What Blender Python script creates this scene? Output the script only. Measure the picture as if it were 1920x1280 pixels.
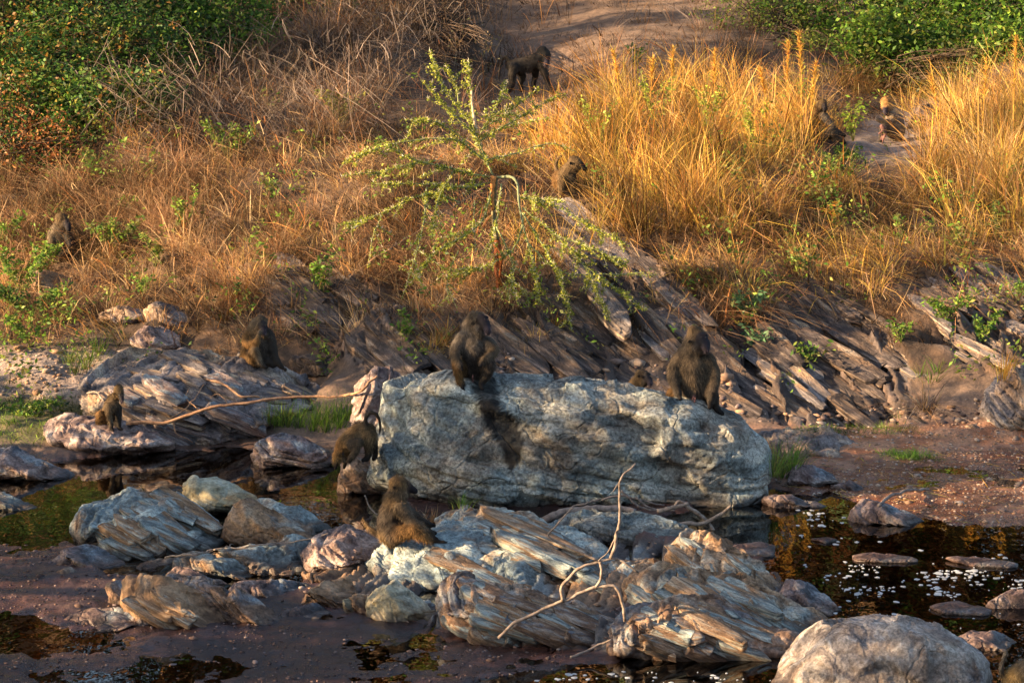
import bpy, math, random
import numpy as np
from mathutils import Vector, Matrix
from mathutils.bvhtree import BVHTree

for _o in list(bpy.data.objects):
    bpy.data.objects.remove(_o)
SC = bpy.context.scene
COL = SC.collection
RNG = np.random.default_rng(7)
random.seed(7)

# ------------------------------------------------------------------ camera
FPX, PITCH, CAMH = 5580.0, 0.183, 6.0
cam_data = bpy.data.cameras.new("camera")
cam = bpy.data.objects.new("camera", cam_data)
COL.objects.link(cam)
cam.location = (0, 0, CAMH)
cam.rotation_euler = (math.pi / 2 - PITCH, 0, 0)
cam_data.sensor_width = 36.0
cam_data.lens = 36.0 * FPX / 1920.0
cam_data.clip_start = 0.1
cam_data.clip_end = 2000.0
SC.camera = cam

# ------------------------------------------------------------------ light
SUN_DIR = Vector((-0.93, -0.22, 0.31)).normalized()      # towards the sun
SUN_EL = math.asin(SUN_DIR.z)
SUN_AZ = math.atan2(SUN_DIR.x, SUN_DIR.y)                # from +Y, clockwise
world = bpy.data.worlds.new("World")
SC.world = world
world.use_nodes = True
wn = world.node_tree
for n in list(wn.nodes):
    wn.nodes.remove(n)
w_out = wn.nodes.new("ShaderNodeOutputWorld")
w_bg = wn.nodes.new("ShaderNodeBackground")
w_sky = wn.nodes.new("ShaderNodeTexSky")
w_sky.sky_type = 'NISHITA'
w_sky.sun_disc = False
w_sky.sun_elevation = SUN_EL
w_sky.sun_rotation = SUN_AZ
w_sky.dust_density = 2.0
w_sky.ozone_density = 0.5
w_bg.inputs["Strength"].default_value = 0.08
wn.links.new(w_sky.outputs[0], w_bg.inputs[0])
wn.links.new(w_bg.outputs[0], w_out.inputs[0])
sun_data = bpy.data.lights.new("sun", 'SUN')
sun_data.energy = 5.0
sun_data.angle = math.radians(0.5)
sun_data.color = (1.0, 0.70, 0.40)
sun = bpy.data.objects.new("sun", sun_data)
COL.objects.link(sun)
sun.rotation_euler = SUN_DIR.to_track_quat('Z', 'Y').to_euler()
sun.location = (-20, 0, 20)
vs = SC.view_settings
vs.view_transform = 'Standard'
vs.look = 'None'
vs.gamma = 1.0
vs.use_curve_mapping = False
vs.exposure = 2.1
SC.render.engine = 'CYCLES'
SC.cycles.max_bounces = 5
SC.cycles.diffuse_bounces = 3
SC.cycles.glossy_bounces = 2
SC.cycles.transmission_bounces = 3
SC.cycles.transparent_max_bounces = 4
SC.cycles.use_denoising = True
SC.cycles.caustics_reflective = False
SC.cycles.caustics_refractive = False

CP, SP = math.cos(PITCH), math.sin(PITCH)
PXM = 1.0 / FPX                                            # metres per photo pixel per metre of distance


def P(u, v, Y):
    """the point on the ray through photo pixel (u, v) at distance Y"""
    dx = (u - 960.0) / FPX
    dy = (640.0 - v) / FPX
    t = Y / (CP + dy * SP)
    return np.stack(np.broadcast_arrays(t * dx, Y * np.ones_like(t * dx), CAMH + t * (-SP + dy * CP)), -1)


def PV(u, v, Y):
    p = P(float(u), float(v), float(Y))
    return Vector((float(p[0]), float(p[1]), float(p[2])))


def project(x, y, z):
    zz = z - CAMH
    t = y * CP - zz * SP
    dy = (y * SP + zz * CP) / t
    return 960.0 + FPX * x / t, 640.0 - FPX * dy


def flatY(v, z=0.0):
    dy = (640.0 - v) / FPX
    return (z - CAMH) * (CP + dy * SP) / (-SP + dy * CP)


# ------------------------------------------------------------------ noise
def _hash(ix, iy, iz, seed):
    with np.errstate(over='ignore'):
        h = (ix.astype(np.uint32) * np.uint32(374761393) + iy.astype(np.uint32) * np.uint32(668265263)
             + iz.astype(np.uint32) * np.uint32(2147483647) + np.uint32(seed * 97 + 13) * np.uint32(2654435761))
        h = (h ^ (h >> np.uint32(13))) * np.uint32(1274126177)
        h = (h ^ (h >> np.uint32(15))) * np.uint32(2246822519)
        h = h ^ (h >> np.uint32(16))
    return h.astype(np.float64) / 4294967295.0


def noise3(p, seed=0):
    p = np.asarray(p, float)
    i = np.floor(p).astype(np.int64)
    f = p - i
    f = f * f * (3 - 2 * f)
    r = 0
    for a in (0, 1):
        wa = f[..., 0] if a else 1 - f[..., 0]
        for b in (0, 1):
            wb = f[..., 1] if b else 1 - f[..., 1]
            for c in (0, 1):
                wc = f[..., 2] if c else 1 - f[..., 2]
                r = r + wa * wb * wc * _hash(i[..., 0] + a, i[..., 1] + b, i[..., 2] + c, seed)
    return r * 2 - 1


def fbm(p, octaves=4, seed=0, gain=0.5):
    r, a, s = 0, 1.0, 0
    p = np.asarray(p, float)
    for k in range(octaves):
        r = r + a * noise3(p, seed + k * 31)
        s += a
        a *= gain
        p = p * 2.03 + 7.7
    return r / s


def hash1(k, seed=0):
    k = np.asarray(k).astype(np.int64)
    return _hash(k, k * 0 + 5, k * 0 + 9, seed)


def sstep(a, b, x):
    t = np.clip((x - a) / (b - a), 0, 1)
    return t * t * (3 - 2 * t)


def poly_sd(u, v, poly):
    """signed distance in pixels to a polygon, positive inside"""
    u = np.asarray(u, float)
    v = np.asarray(v, float)
    d = np.full(u.shape, 1e9)
    inside = np.zeros(u.shape, bool)
    n = len(poly)
    for i in range(n):
        ax, ay = poly[i]
        bx, by = poly[(i + 1) % n]
        ex, ey = bx - ax, by - ay
        t = np.clip(((u - ax) * ex + (v - ay) * ey) / (ex * ex + ey * ey + 1e-9), 0, 1)
        d = np.minimum(d, np.hypot(u - ax - t * ex, v - ay - t * ey))
        if ay != by:
            c = ((ay > v) != (by > v)) & (u < ex * (v - ay) / (by - ay) + ax)
            inside ^= c
    return np.where(inside, d, -d)


# ------------------------------------------------------------------ mesh helpers
def fast_mesh(name, verts, face_arrays, smooth=False, cols=None, attrs=None):
    me = bpy.data.meshes.new(name)
    verts = np.asarray(verts, np.float32)
    me.vertices.add(len(verts))
    me.vertices.foreach_set("co", verts.ravel())
    face_arrays = [np.asarray(f, np.int32) for f in face_arrays if len(f)]
    nl = sum(f.size for f in face_arrays)
    nf = sum(len(f) for f in face_arrays)
    me.loops.add(nl)
    me.polygons.add(nf)
    me.loops.foreach_set("vertex_index", np.concatenate([f.ravel() for f in face_arrays]))
    totals = np.concatenate([np.full(len(f), f.shape[1], np.int32) for f in face_arrays])
    starts = np.concatenate([[0], np.cumsum(totals)[:-1]]).astype(np.int32)
    me.polygons.foreach_set("loop_start", starts)
    me.polygons.foreach_set("loop_total", totals)
    if smooth:
        me.polygons.foreach_set("use_smooth", np.ones(nf, bool))
    me.update(calc_edges=True)
    if cols is not None:
        a = me.color_attributes.new("Col", 'FLOAT_COLOR', 'POINT')
        c = np.ones((len(verts), 4), np.float32)
        c[:, :3] = cols
        a.data.foreach_set("color", c.ravel())
    for k, val in (attrs or {}).items():
        a = me.attributes.new(k, 'FLOAT', 'POINT')
        a.data.foreach_set("value", np.asarray(val, np.float32))
    return me


def tag(o, label=None, cat=None, group=None, kind=None):
    if label:
        o["label"] = label
    if cat:
        o["category"] = cat
    if group:
        o["group"] = group
    if kind:
        o["kind"] = kind
    return o


def link(name, me, mat=None, loc=(0, 0, 0), parent=None):
    o = bpy.data.objects.new(name, me)
    COL.objects.link(o)
    if mat is not None and me is not None:
        me.materials.append(mat)
    o.location = loc
    if parent is not None:
        o.parent = parent
    return o


def empty(name, loc):
    o = bpy.data.objects.new(name, None)
    COL.objects.link(o)
    o.empty_display_size = 0.2
    o.location = loc
    return o


def catmull(pts, n=6):
    pts = [np.asarray(p, float) for p in pts]
    if len(pts) < 3:
        return np.array([pts[0] + (pts[-1] - pts[0]) * t for t in np.linspace(0, 1, n + 1)])
    q = [2 * pts[0] - pts[1]] + pts + [2 * pts[-1] - pts[-2]]
    out = []
    for i in range(1, len(q) - 2):
        for t in np.linspace(0, 1, n, endpoint=False):
            a, b, c, d = q[i - 1], q[i], q[i + 1], q[i + 2]
            out.append(0.5 * ((2 * b) + (-a + c) * t + (2 * a - 5 * b + 4 * c - d) * t * t
                              + (-a + 3 * b - 3 * c + d) * t ** 3))
    out.append(pts[-1])
    return np.array(out)


def tube_arrays(path, radii, sides=6, wob=0.0, seed=0):
    path = np.asarray(path, float)
    n = len(path)
    tan = np.gradient(path, axis=0)
    tan /= np.linalg.norm(tan, axis=1)[:, None] + 1e-9
    ref = np.array([0.31, 0.2, 0.93])
    a = np.cross(tan, ref)
    a /= np.linalg.norm(a, axis=1)[:, None] + 1e-9
    b = np.cross(tan, a)
    ang = np.linspace(0, 2 * np.pi, sides, endpoint=False)
    r = np.asarray(radii, float)[:, None]
    r = np.repeat(r, sides, 1)
    if wob:
        r = r * (1 + wob * np.random.default_rng(seed).normal(size=r.shape))
    V = path[:, None, :] + (a[:, None, :] * np.cos(ang)[None, :, None] + b[:, None, :] * np.sin(ang)[None, :, None]) * r[..., None]
    V = V.reshape(-1, 3)
    i = np.arange(n - 1)[:, None] * sides
    j = np.arange(sides)[None, :]
    j2 = (j + 1) % sides
    Q = np.stack([i + j, i + j2, i + j2 + sides, i + j + sides], -1).reshape(-1, 4)
    caps = np.array([list(range(sides))[::-1], [(n - 1) * sides + k for k in range(sides)]])
    return V, Q, caps


class Bag:
    """collects arrays of geometry for one mesh"""
    def __init__(self):
        self.v, self.f, self.c, self.n = [], {}, [], 0

    def add(self, V, faces, col=None):
        V = np.asarray(V, float)
        for f in faces:
            f = np.asarray(f)
            if len(f):
                self.f.setdefault(f.shape[1], []).append(f + self.n)
        self.v.append(V)
        if col is None:
            col = (0.5, 0.5, 0.5)
        self.c.append(np.broadcast_to(np.asarray(col, float), (len(V), 3)))
        self.n += len(V)

    def tube(self, path, r0, r1, sides=6, col=None, wob=0.0):
        V, Q, C = tube_arrays(path, np.linspace(r0, r1, len(path)), sides, wob, self.n)
        self.add(V, [Q, C], col)

    def build(self, name, mat, loc=(0, 0, 0), parent=None, smooth=True):
        V = np.concatenate(self.v) - np.asarray(loc, float)
        if parent is not None:
            lo = (0, 0, 0)
        else:
            lo = loc
        me = fast_mesh(name, V, [np.concatenate(x) for x in self.f.values()], smooth, np.concatenate(self.c))
        return link(name, me, mat, lo, parent)


# ------------------------------------------------------------------ materials
def new_mat(name):
    m = bpy.data.materials.new(name)
    m.use_nodes = True
    nt = m.node_tree
    for n in list(nt.nodes):
        nt.nodes.remove(n)
    out = nt.nodes.new("ShaderNodeOutputMaterial")
    return m, nt, out


def N(nt, typ, **kw):
    n = nt.nodes.new(typ)
    for k, v in kw.items():
        if k.startswith("i_"):
            key = k[2:]
            key = int(key) if key.isdigit() else key.replace("_", " ")
            n.inputs[key].default_value = v
        else:
            setattr(n, k, v)
    return n


def ramp(nt, fac, stops, interp='LINEAR'):
    r = nt.nodes.new("ShaderNodeValToRGB")
    r.color_ramp.interpolation = interp
    e = r.color_ramp.elements
    while len(e) < len(stops):
        e.new(0.5)
    for k, (pos, c) in enumerate(stops):
        e[k].position = pos
        e[k].color = (*c, 1) if len(c) == 3 else c
    nt.links.new(fac, r.inputs[0])
    return r.outputs[0]


def mixc(nt, fac, a, b, mode='MIX'):
    m = nt.nodes.new("ShaderNodeMix")
    m.data_type = 'RGBA'
    m.blend_type = mode
    for sock, val in ((m.inputs[0], fac), (m.inputs[6], a), (m.inputs[7], b)):
        if isinstance(val, (int, float)):
            sock.default_value = val
        elif isinstance(val, tuple):
            sock.default_value = (*val, 1)
        else:
            nt.links.new(val, sock)
    return m.outputs[2]


def math_n(nt, op, a, b=0.0, clamp=False):
    m = nt.nodes.new("ShaderNodeMath")
    m.operation = op
    m.use_clamp = clamp
    for i, val in enumerate((a, b)):
        if isinstance(val, (int, float)):
            m.inputs[i].default_value = val
        else:
            nt.links.new(val, m.inputs[i])
    return m.outputs[0]


def maprange(nt, val, a, b, c=0.0, d=1.0):
    m = nt.nodes.new("ShaderNodeMapRange")
    nt.links.new(val, m.inputs[0])
    for i, x in enumerate((a, b, c, d)):
        m.inputs[1 + i].default_value = x
    return m.outputs[0]


def rock_material(name, pal_cool, pal_warm, warm=0.5, angle=25.0, squeeze=6.0, scale=3.0, speck=0.5, rough=0.8, bump=0.7,
                  wet=True):
    m, nt, out = new_mat(name)
    L = nt.links.new
    a = math.radians(angle)
    n = Vector((math.sin(a), -0.35, math.cos(a))).normalized()
    tc = N(nt, "ShaderNodeTexCoord")
    obj = tc.outputs["Object"]
    dot = N(nt, "ShaderNodeVectorMath", operation='DOT_PRODUCT')
    L(obj, dot.inputs[0])
    dot.inputs[1].default_value = n
    sc = N(nt, "ShaderNodeVectorMath", operation='SCALE')
    sc.inputs[0].default_value = n
    L(math_n(nt, 'MULTIPLY', dot.outputs["Value"], squeeze * 0.48 - 1), sc.inputs["Scale"])
    add = N(nt, "ShaderNodeVectorMath", operation='ADD')
    L(obj, add.inputs[0])
    L(sc.outputs[0], add.inputs[1])
    warpn = N(nt, "ShaderNodeTexNoise", i_Scale=1.7, i_Detail=3.0)
    L(obj, warpn.inputs["Vector"])
    wsc = N(nt, "ShaderNodeVectorMath", operation='SCALE')
    L(warpn.outputs["Color"], wsc.inputs[0])
    wsc.inputs["Scale"].default_value = 0.9
    add2 = N(nt, "ShaderNodeVectorMath", operation='ADD')
    L(add.outputs[0], add2.inputs[0])
    L(wsc.outputs[0], add2.inputs[1])
    st = add2.outputs[0]                                     # layered coordinates
    n1 = N(nt, "ShaderNodeTexNoise", i_Scale=scale * 1.1, i_Detail=6.0, i_Roughness=0.56)
    L(st, n1.inputs["Vector"])
    n2 = N(nt, "ShaderNodeTexNoise", i_Scale=1.3, i_Detail=5.0, i_Roughness=0.6)
    L(st, n2.inputs["Vector"])
    n3 = N(nt, "ShaderNodeTexNoise", i_Scale=38.0, i_Detail=6.0, i_Roughness=0.75)
    L(obj, n3.inputs["Vector"])
    n4 = N(nt, "ShaderNodeTexNoise", i_Scale=5.0, i_Detail=6.0, i_Roughness=0.7)
    L(obj, n4.inputs["Vector"])
    cool = ramp(nt, n1.outputs[0], [(0.30, pal_cool[0]), (0.46, pal_cool[1]), (0.56, pal_cool[2]), (0.68, pal_cool[3])])
    warmc = ramp(nt, n1.outputs[0], [(0.30, pal_warm[0]), (0.46, pal_warm[1]), (0.56, pal_warm[2]), (0.68, pal_warm[3])])
    wf = maprange(nt, n2.outputs[0], 0.62 - 0.3 * warm - 0.05, 0.62 - 0.3 * warm + 0.07)
    c = mixc(nt, wf, cool, warmc)
    spk = ramp(nt, n3.outputs[0], [(0.38, (1 - speck,) * 3), (0.5, (1, 1, 1)), (0.66, (1 + speck * 1.3,) * 3)])
    c = mixc(nt, 1.0, c, spk, 'MULTIPLY')
    blot = ramp(nt, n4.outputs[0], [(0.33, (0.42, 0.38, 0.35)), (0.46, (0.95, 0.95, 0.95)), (0.64, (1.3, 1.3, 1.27))])
    c = mixc(nt, 1.0, c, blot, 'MULTIPLY')
    at = N(nt, "ShaderNodeAttribute", attribute_name="stain")
    stain = at.outputs["Fac"]
    c = mixc(nt, stain, c, mixc(nt, 0.965, c, (0.016, 0.015, 0.016)))
    rsock = math_n(nt, 'SUBTRACT', rough, math_n(nt, 'MULTIPLY', stain, 0.15))
    if wet:
        geo = N(nt, "ShaderNodeNewGeometry")
        sep = N(nt, "ShaderNodeSeparateXYZ")
        L(geo.outputs["Position"], sep.inputs[0])
        zz = math_n(nt, 'ADD', sep.outputs[2], math_n(nt, 'MULTIPLY', math_n(nt, 'SUBTRACT', n4.outputs[0], 0.5), 0.12))
        wf2 = maprange(nt, zz, 0.10, 0.02)
        c = mixc(nt, wf2, c, mixc(nt, 1.0, c, (0.30, 0.25, 0.23), 'MULTIPLY'))
        rsock = math_n(nt, 'SUBTRACT', rsock, math_n(nt, 'MULTIPLY', wf2, 0.45))
    bs = N(nt, "ShaderNodeBsdfPrincipled")
    L(c, bs.inputs["Base Color"])
    L(rsock, bs.inputs["Roughness"])
    L(math_n(nt, 'SUBTRACT', 0.35, math_n(nt, 'MULTIPLY', stain, 0.28)), bs.inputs["Specular IOR Level"])
    vor = N(nt, "ShaderNodeTexVoronoi", feature='DISTANCE_TO_EDGE', i_Scale=2.6)
    L(st, vor.inputs["Vector"])
    crack = maprange(nt, vor.outputs["Distance"], 0.0, 0.06)
    h = math_n(nt, 'ADD', math_n(nt, 'MULTIPLY', n1.outputs[0], 0.8), math_n(nt, 'MULTIPLY', crack, 0.30))
    h = math_n(nt, 'ADD', h, math_n(nt, 'MULTIPLY', n3.outputs[0], 0.34))
    h = math_n(nt, 'ADD', h, math_n(nt, 'MULTIPLY', n4.outputs[0], 0.6))
    bp = N(nt, "ShaderNodeBump", i_Strength=bump, i_Distance=0.07)
    L(h, bp.inputs["Height"])
    L(bp.outputs[0], bs.inputs["Normal"])
    L(bs.outputs[0], out.inputs[0])
    return m


def attr_material(name, trans=0.35, rough=0.8, vary=0.25, nscale=9.0, spec=0.15):
    m, nt, out = new_mat(name)
    L = nt.links.new
    at = N(nt, "ShaderNodeAttribute", attribute_name="Col")
    tc = N(nt, "ShaderNodeTexCoord")
    n1 = N(nt, "ShaderNodeTexNoise", i_Scale=nscale, i_Detail=4.0)
    L(tc.outputs["Object"], n1.inputs["Vector"])
    v = ramp(nt, n1.outputs[0], [(0.3, (1 - vary,) * 3), (0.7, (1 + vary,) * 3)])
    c = mixc(nt, 1.0, at.outputs["Color"], v, 'MULTIPLY')
    bs = N(nt, "ShaderNodeBsdfPrincipled")
    L(c, bs.inputs["Base Color"])
    bs.inputs["Roughness"].default_value = rough
    bs.inputs["Specular IOR Level"].default_value = spec
    if trans > 0:
        tr = N(nt, "ShaderNodeBsdfTranslucent")
        L(c, tr.inputs["Color"])
        mx = N(nt, "ShaderNodeMixShader")
        mx.inputs[0].default_value = trans
        L(bs.outputs[0], mx.inputs[1])
        L(tr.outputs[0], mx.inputs[2])
        L(mx.outputs[0], out.inputs[0])
    else:
        L(bs.outputs[0], out.inputs[0])
    return m


def wood_material(name, c0, c1, rough=0.75):
    m, nt, out = new_mat(name)
    L = nt.links.new
    tc = N(nt, "ShaderNodeTexCoord")
    n1 = N(nt, "ShaderNodeTexNoise", i_Scale=22.0, i_Detail=6.0, i_Roughness=0.7)
    L(tc.outputs["Object"], n1.inputs["Vector"])
    c = ramp(nt, n1.outputs[0], [(0.35, c0), (0.62, c1)])
    bs = N(nt, "ShaderNodeBsdfPrincipled")
    L(c, bs.inputs["Base Color"])
    bs.inputs["Roughness"].default_value = rough
    bp = N(nt, "ShaderNodeBump", i_Strength=0.6, i_Distance=0.01)
    L(n1.outputs[0], bp.inputs["Height"])
    L(bp.outputs[0], bs.inputs["Normal"])
    L(bs.outputs[0], out.inputs[0])
    return m


COOL = [(0.07, 0.085, 0.09), (0.19, 0.23, 0.235), (0.31, 0.36, 0.35), (0.52, 0.56, 0.50)]
SLATE = [(0.05, 0.055, 0.07), (0.13, 0.15, 0.18), (0.22, 0.26, 0.29), (0.36, 0.38, 0.37)]
TAN = [(0.10, 0.055, 0.030), (0.26, 0.155, 0.085), (0.36, 0.24, 0.15), (0.46, 0.38, 0.28)]
RUST = [(0.065, 0.04, 0.03), (0.18, 0.105, 0.065), (0.29, 0.20, 0.14), (0.38, 0.33, 0.28)]
PINK = [(0.08, 0.05, 0.05), (0.22, 0.15, 0.13), (0.32, 0.24, 0.21), (0.42, 0.36, 0.33)]
BANK = [(0.022, 0.016, 0.015), (0.065, 0.048, 0.044), (0.12, 0.095, 0.088), (0.25, 0.20, 0.18)]
M = {}
M["blue_boulder"] = rock_material("blue_boulder_stone", [(0.06, 0.072, 0.074), (0.19, 0.225, 0.225), (0.33, 0.375, 0.365), (0.58, 0.61, 0.56)],
                                  [(0.06, 0.04, 0.03), (0.17, 0.145, 0.12), (0.26, 0.25, 0.22), (0.40, 0.40, 0.36)],
                                  warm=0.45, angle=9, squeeze=2.6, scale=2.4, speck=0.6, bump=1.0)
M["slate"] = rock_material("blue_slate", COOL, TAN, warm=0.40, angle=27, squeeze=4, scale=1.9)
M["slate_tan"] = rock_material("tan_slate", COOL, TAN, warm=0.8, angle=27, squeeze=4, scale=1.9)
M["rust"] = rock_material("rusty_layered_stone", SLATE, RUST, warm=0.75, angle=25, squeeze=4.5, scale=1.8)
M["grey"] = rock_material("grey_river_stone", SLATE, PINK, warm=0.6, angle=20, squeeze=4, scale=3)
M["pink"] = rock_material("pinkish_stone", SLATE, PINK, warm=1.0, angle=22, squeeze=3, scale=3)
M["tan"] = rock_material("tan_stone", COOL, TAN, warm=1.1, angle=28, squeeze=4, scale=1.6, speck=0.3, bump=0.5)
M["cream"] = rock_material("cream_stone", [(0.2, 0.2, 0.15), (0.32, 0.32, 0.25), (0.4, 0.4, 0.32), (0.5, 0.48, 0.4)],
                           [(0.16, 0.11, 0.06), (0.30, 0.25, 0.15), (0.38, 0.34, 0.24), (0.5, 0.46, 0.36)], warm=0.6,
                           angle=28, squeeze=3, scale=1.6, speck=0.3, bump=0.5)
M["round"] = rock_material("pitted_grey_stone", [(0.10, 0.085, 0.085), (0.22, 0.19, 0.18), (0.30, 0.27, 0.26), (0.42, 0.39, 0.38)],
                           [(0.12, 0.08, 0.06), (0.24, 0.18, 0.14), (0.31, 0.26, 0.22), (0.42, 0.37, 0.33)],
                           warm=0.6, angle=10, squeeze=1.3, scale=5, speck=0.45, bump=0.9)
M["bank_rock"] = rock_material("dark_bank_stone", BANK, [(0.035, 0.02, 0.012), (0.10, 0.06, 0.036), (0.17, 0.105, 0.065), (0.28, 0.22, 0.17)],
                               warm=0.45, angle=42, squeeze=3.2, scale=2.4, bump=0.9, wet=False)
M["bank_pale"] = rock_material("pale_bank_stone", [(0.06, 0.052, 0.055), (0.14, 0.12, 0.12), (0.22, 0.19, 0.185), (0.36, 0.32, 0.30)], TAN,
                               warm=0.4, angle=42, squeeze=3.2, scale=2.4, bump=0.8, wet=False)
M["grass"] = attr_material("dry_grass_blades", trans=0.27, vary=0.30, nscale=3.0)
M["leaf"] = attr_material("green_leaf", trans=0.40, rough=0.55, vary=0.3, nscale=6.0, spec=0.3)
M["fur"] = attr_material("baboon_coat", trans=0.0, rough=0.75, vary=0.35, nscale=14.0)
M["bark"] = attr_material("sapling_bark", trans=0.0, rough=0.8, vary=0.35, nscale=25.0)
M["driftwood"] = wood_material("bleached_driftwood", (0.10, 0.07, 0.05), (0.33, 0.26, 0.21))
M["orangewood"] = wood_material("orange_dry_branch", (0.16, 0.075, 0.035), (0.42, 0.24, 0.13))
M["darkwood"] = wood_material("grey_dead_wood", (0.07, 0.055, 0.048), (0.24, 0.19, 0.165))
# ------------------------------------------------------------------ terrain
# riverbank profiles: for a direction (photo column) the far bank as (row, distance) pairs
PROFILES = {
    -700: [(850, 26.8), (750, 27.9), (640, 29.5), (500, 32), (400, 33.5), (250, 36.5), (0, 42)],
    0: [(850, 26.8), (750, 27.9), (640, 29.5), (500, 32), (400, 33.5), (250, 36.5), (0, 42)],
    250: [(838, 27.1), (740, 28.1), (640, 29.4), (530, 30.9), (400, 32.8), (290, 34.2), (230, 36.6), (0, 43)],
    500: [(828, 27.3), (740, 28.4), (690, 28.9), (640, 29.3), (540, 30.3), (400, 31.9), (300, 33.5), (255, 35.5), (180, 38), (0, 44)],
    750: [(830, 27.2), (740, 27.9), (680, 28.4), (600, 29.1), (480, 30.5), (360, 32.2), (285, 34.0), (200, 37.5), (0, 45)],
    960: [(830, 27.2), (740, 27.8), (680, 28.3), (600, 29.1), (500, 30.2), (385, 31.9), (300, 33.8), (180, 39.5), (0, 48)],
    1200: [(830, 27.2), (760, 27.8), (700, 28.3), (640, 28.9), (480, 30.7), (400, 31.8), (300, 33.6), (200, 36.4), (100, 40.5), (0, 47)],
    1450: [(850, 26.75), (780, 27.7), (740, 28.2), (600, 29.6), (500, 30.8), (400, 32.3), (300, 34.2), (240, 36.5), (0, 46)],
    1700: [(850, 26.8), (790, 27.6), (760, 28.0), (600, 29.8), (500, 31.1), (400, 32.6), (310, 34.2), (265, 37), (180, 40), (0, 46)],
    1920: [(850, 26.8), (780, 27.5), (700, 28.4), (600, 29.9), (500, 31.5), (350, 34), (150, 38), (0, 43)],
    2600: [(850, 26.8), (780, 27.5), (700, 28.4), (600, 29.9), (500, 31.5), (350, 34), (150, 38), (0, 43)],
}
PU = sorted(PROFILES)
_PD = []
for _u in PU:
    ys = [1.0, 8.0, 13.0, 17.0, 26.0]
    zs = [4.3, 2.2, 0.4, 0.015, 0.020]
    for (_v, _Y) in PROFILES[_u]:
        ys.append(_Y)
        zs.append(max(0.05, float(P(_u, _v, _Y)[2])))
    ys += [ys[-1] + 12, 90, 200, 1500]
    zs += [zs[-1] + 1.2, zs[-1] + 3.0, zs[-1] + 6, zs[-1] + 14]
    _PD.append((np.array(ys), np.array(zs)))

WATER = [
    [(-400, 872), (0, 872), (130, 858), (260, 852), (420, 846), (480, 862), (620, 868), (690, 890), (715, 940), (720, 975),
     (690, 1010), (640, 1020), (600, 1060), (450, 1085), (330, 1080), (280, 1068), (210, 1060), (150, 1000), (60, 975), (0, 962), (-400, 960)],
    [(1370, 925), (1450, 925), (1560, 940), (1640, 965), (1700, 985), (1800, 995), (1920, 1008), (2500, 1020), (2500, 1500), (1520, 1500),
     (1540, 1170), (1480, 1060), (1400, 1000), (1250, 985)],
    [(-300, 1165), (0, 1168), (60, 1172), (110, 1190), (70, 1204), (0, 1202), (-300, 1200)],
    [(880, 1290), (1000, 1262), (1200, 1248), (1420, 1240), (1560, 1240), (1560, 1500), (700, 1500)],
    [(120, 1284), (170, 1272), (230, 1276), (330, 1284), (300, 1310), (120, 1310)],
]


def ground_base(uu, Y):
    """smooth profile height for direction uu and distance Y (arrays)"""
    Zc = [np.interp(Y, ys, zs) for ys, zs in _PD]
    uu = np.clip(uu, PU[0], PU[-1])
    k = np.clip(np.searchsorted(PU, uu) - 1, 0, len(PU) - 2)
    pu = np.array(PU, float)
    f = (uu - pu[k]) / (pu[k + 1] - pu[k])
    f = f * f * (3 - 2 * f)
    Zc = np.stack(Zc, 0)
    idx = np.arange(len(Y)) if Y.ndim == 1 else None
    return Zc[k, idx] * (1 - f) + Zc[k + 1, idx] * f


def ground_z(x, y):
    x = np.atleast_1d(np.asarray(x, float))
    y = np.atleast_1d(np.asarray(y, float))
    uu = 960 + FPX * 1.0 * x / np.maximum(y, 0.5)
    z = ground_base(uu, y)
    u, v = project(x, y, z)
    bank = sstep(26.6, 28.5, y)
    p = np.stack([x, y, z * 0 + 3.3], -1)
    z = z + bank * (1 - 0.7 * sstep(35, 38, y)) * (0.26 * fbm(p * 0.9, 3, 5) + 0.10 * fbm(p * 2.8, 3, 9))
    z = z + (1 - bank) * (0.062 * fbm(p * np.array([1.3, 1.6, 1.0]), 4, 3) + 0.020 * fbm(p * np.array([5.0, 3.5, 1.0]), 4, 14, 0.6)) + 0.014 * fbm(p * 13.0, 3, 13) * (y < 60)
    near = (y > 17) & (y < 28.5)
    if near.any():
        wsd = np.full(u.shape, -1e9)
        ledge = np.zeros(u.shape)
        un, vn = u[near], v[near]
        wob = 16 * fbm(np.stack([un / 60, vn / 24, un * 0], -1), 5, 21, 0.62)
        s = np.full(un.shape, -1e9)
        for poly in WATER:
            s = np.maximum(s, poly_sd(un, vn, poly))
        s = s + wob * 1.3
        ob = poly_sd(un, vn, LEDGE) + 14 * fbm(np.stack([un / 40, vn / 25, un * 0], -1), 3, 27)
        ledge[near] = sstep(-12, 14, ob)
        wsd[near] = s
        carve = sstep(-26, 20, wsd) * (1 - ledge)
        z = np.where(near, z * (1 - carve) + (-0.16 + 0.03 * fbm(p * 2, 2, 40)) * carve, z)
        q2 = p[near]
        z[near] = z[near] + ledge[near] * (0.04 + 0.15 * (0.6 * bedrock(q2 * np.array([1, 1, 1.0]), 0.16, 161) + 0.4 * bedrock(q2, 0.06, 162)))
    rz = (y > 27.4) & (y < 33)
    if rz.any():
        m = np.full(rz.sum(), -1e9)
        for poly in ROCKZ:
            m = np.maximum(m, poly_sd(u[rz], v[rz], poly))
        m = sstep(-18, 25, m)
        q = np.stack([x[rz], y[rz], z[rz]], -1)
        z[rz] = z[rz] + m * 0.26 * (0.7 * bedrock(q, 0.21, 61) + 0.45 * bedrock(q, 0.085, 62))
    return z


def bedrock(p, thick, seed):
    n = np.array([math.sin(0.70), -0.15, math.cos(0.70)])
    s = (p @ n + 0.25 * thick * fbm(p * 1.2, 3, seed + 1) * 2) / thick
    k = np.floor(s)
    f = s - k
    a0 = hash1(k, seed)
    return a0 * (1 - 0.6 * f) - 0.5 + 0.5 * noise3(p * 2.1 + k[:, None] * 3.1, seed + 2) - 0.5 * (f > 0.9)


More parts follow.
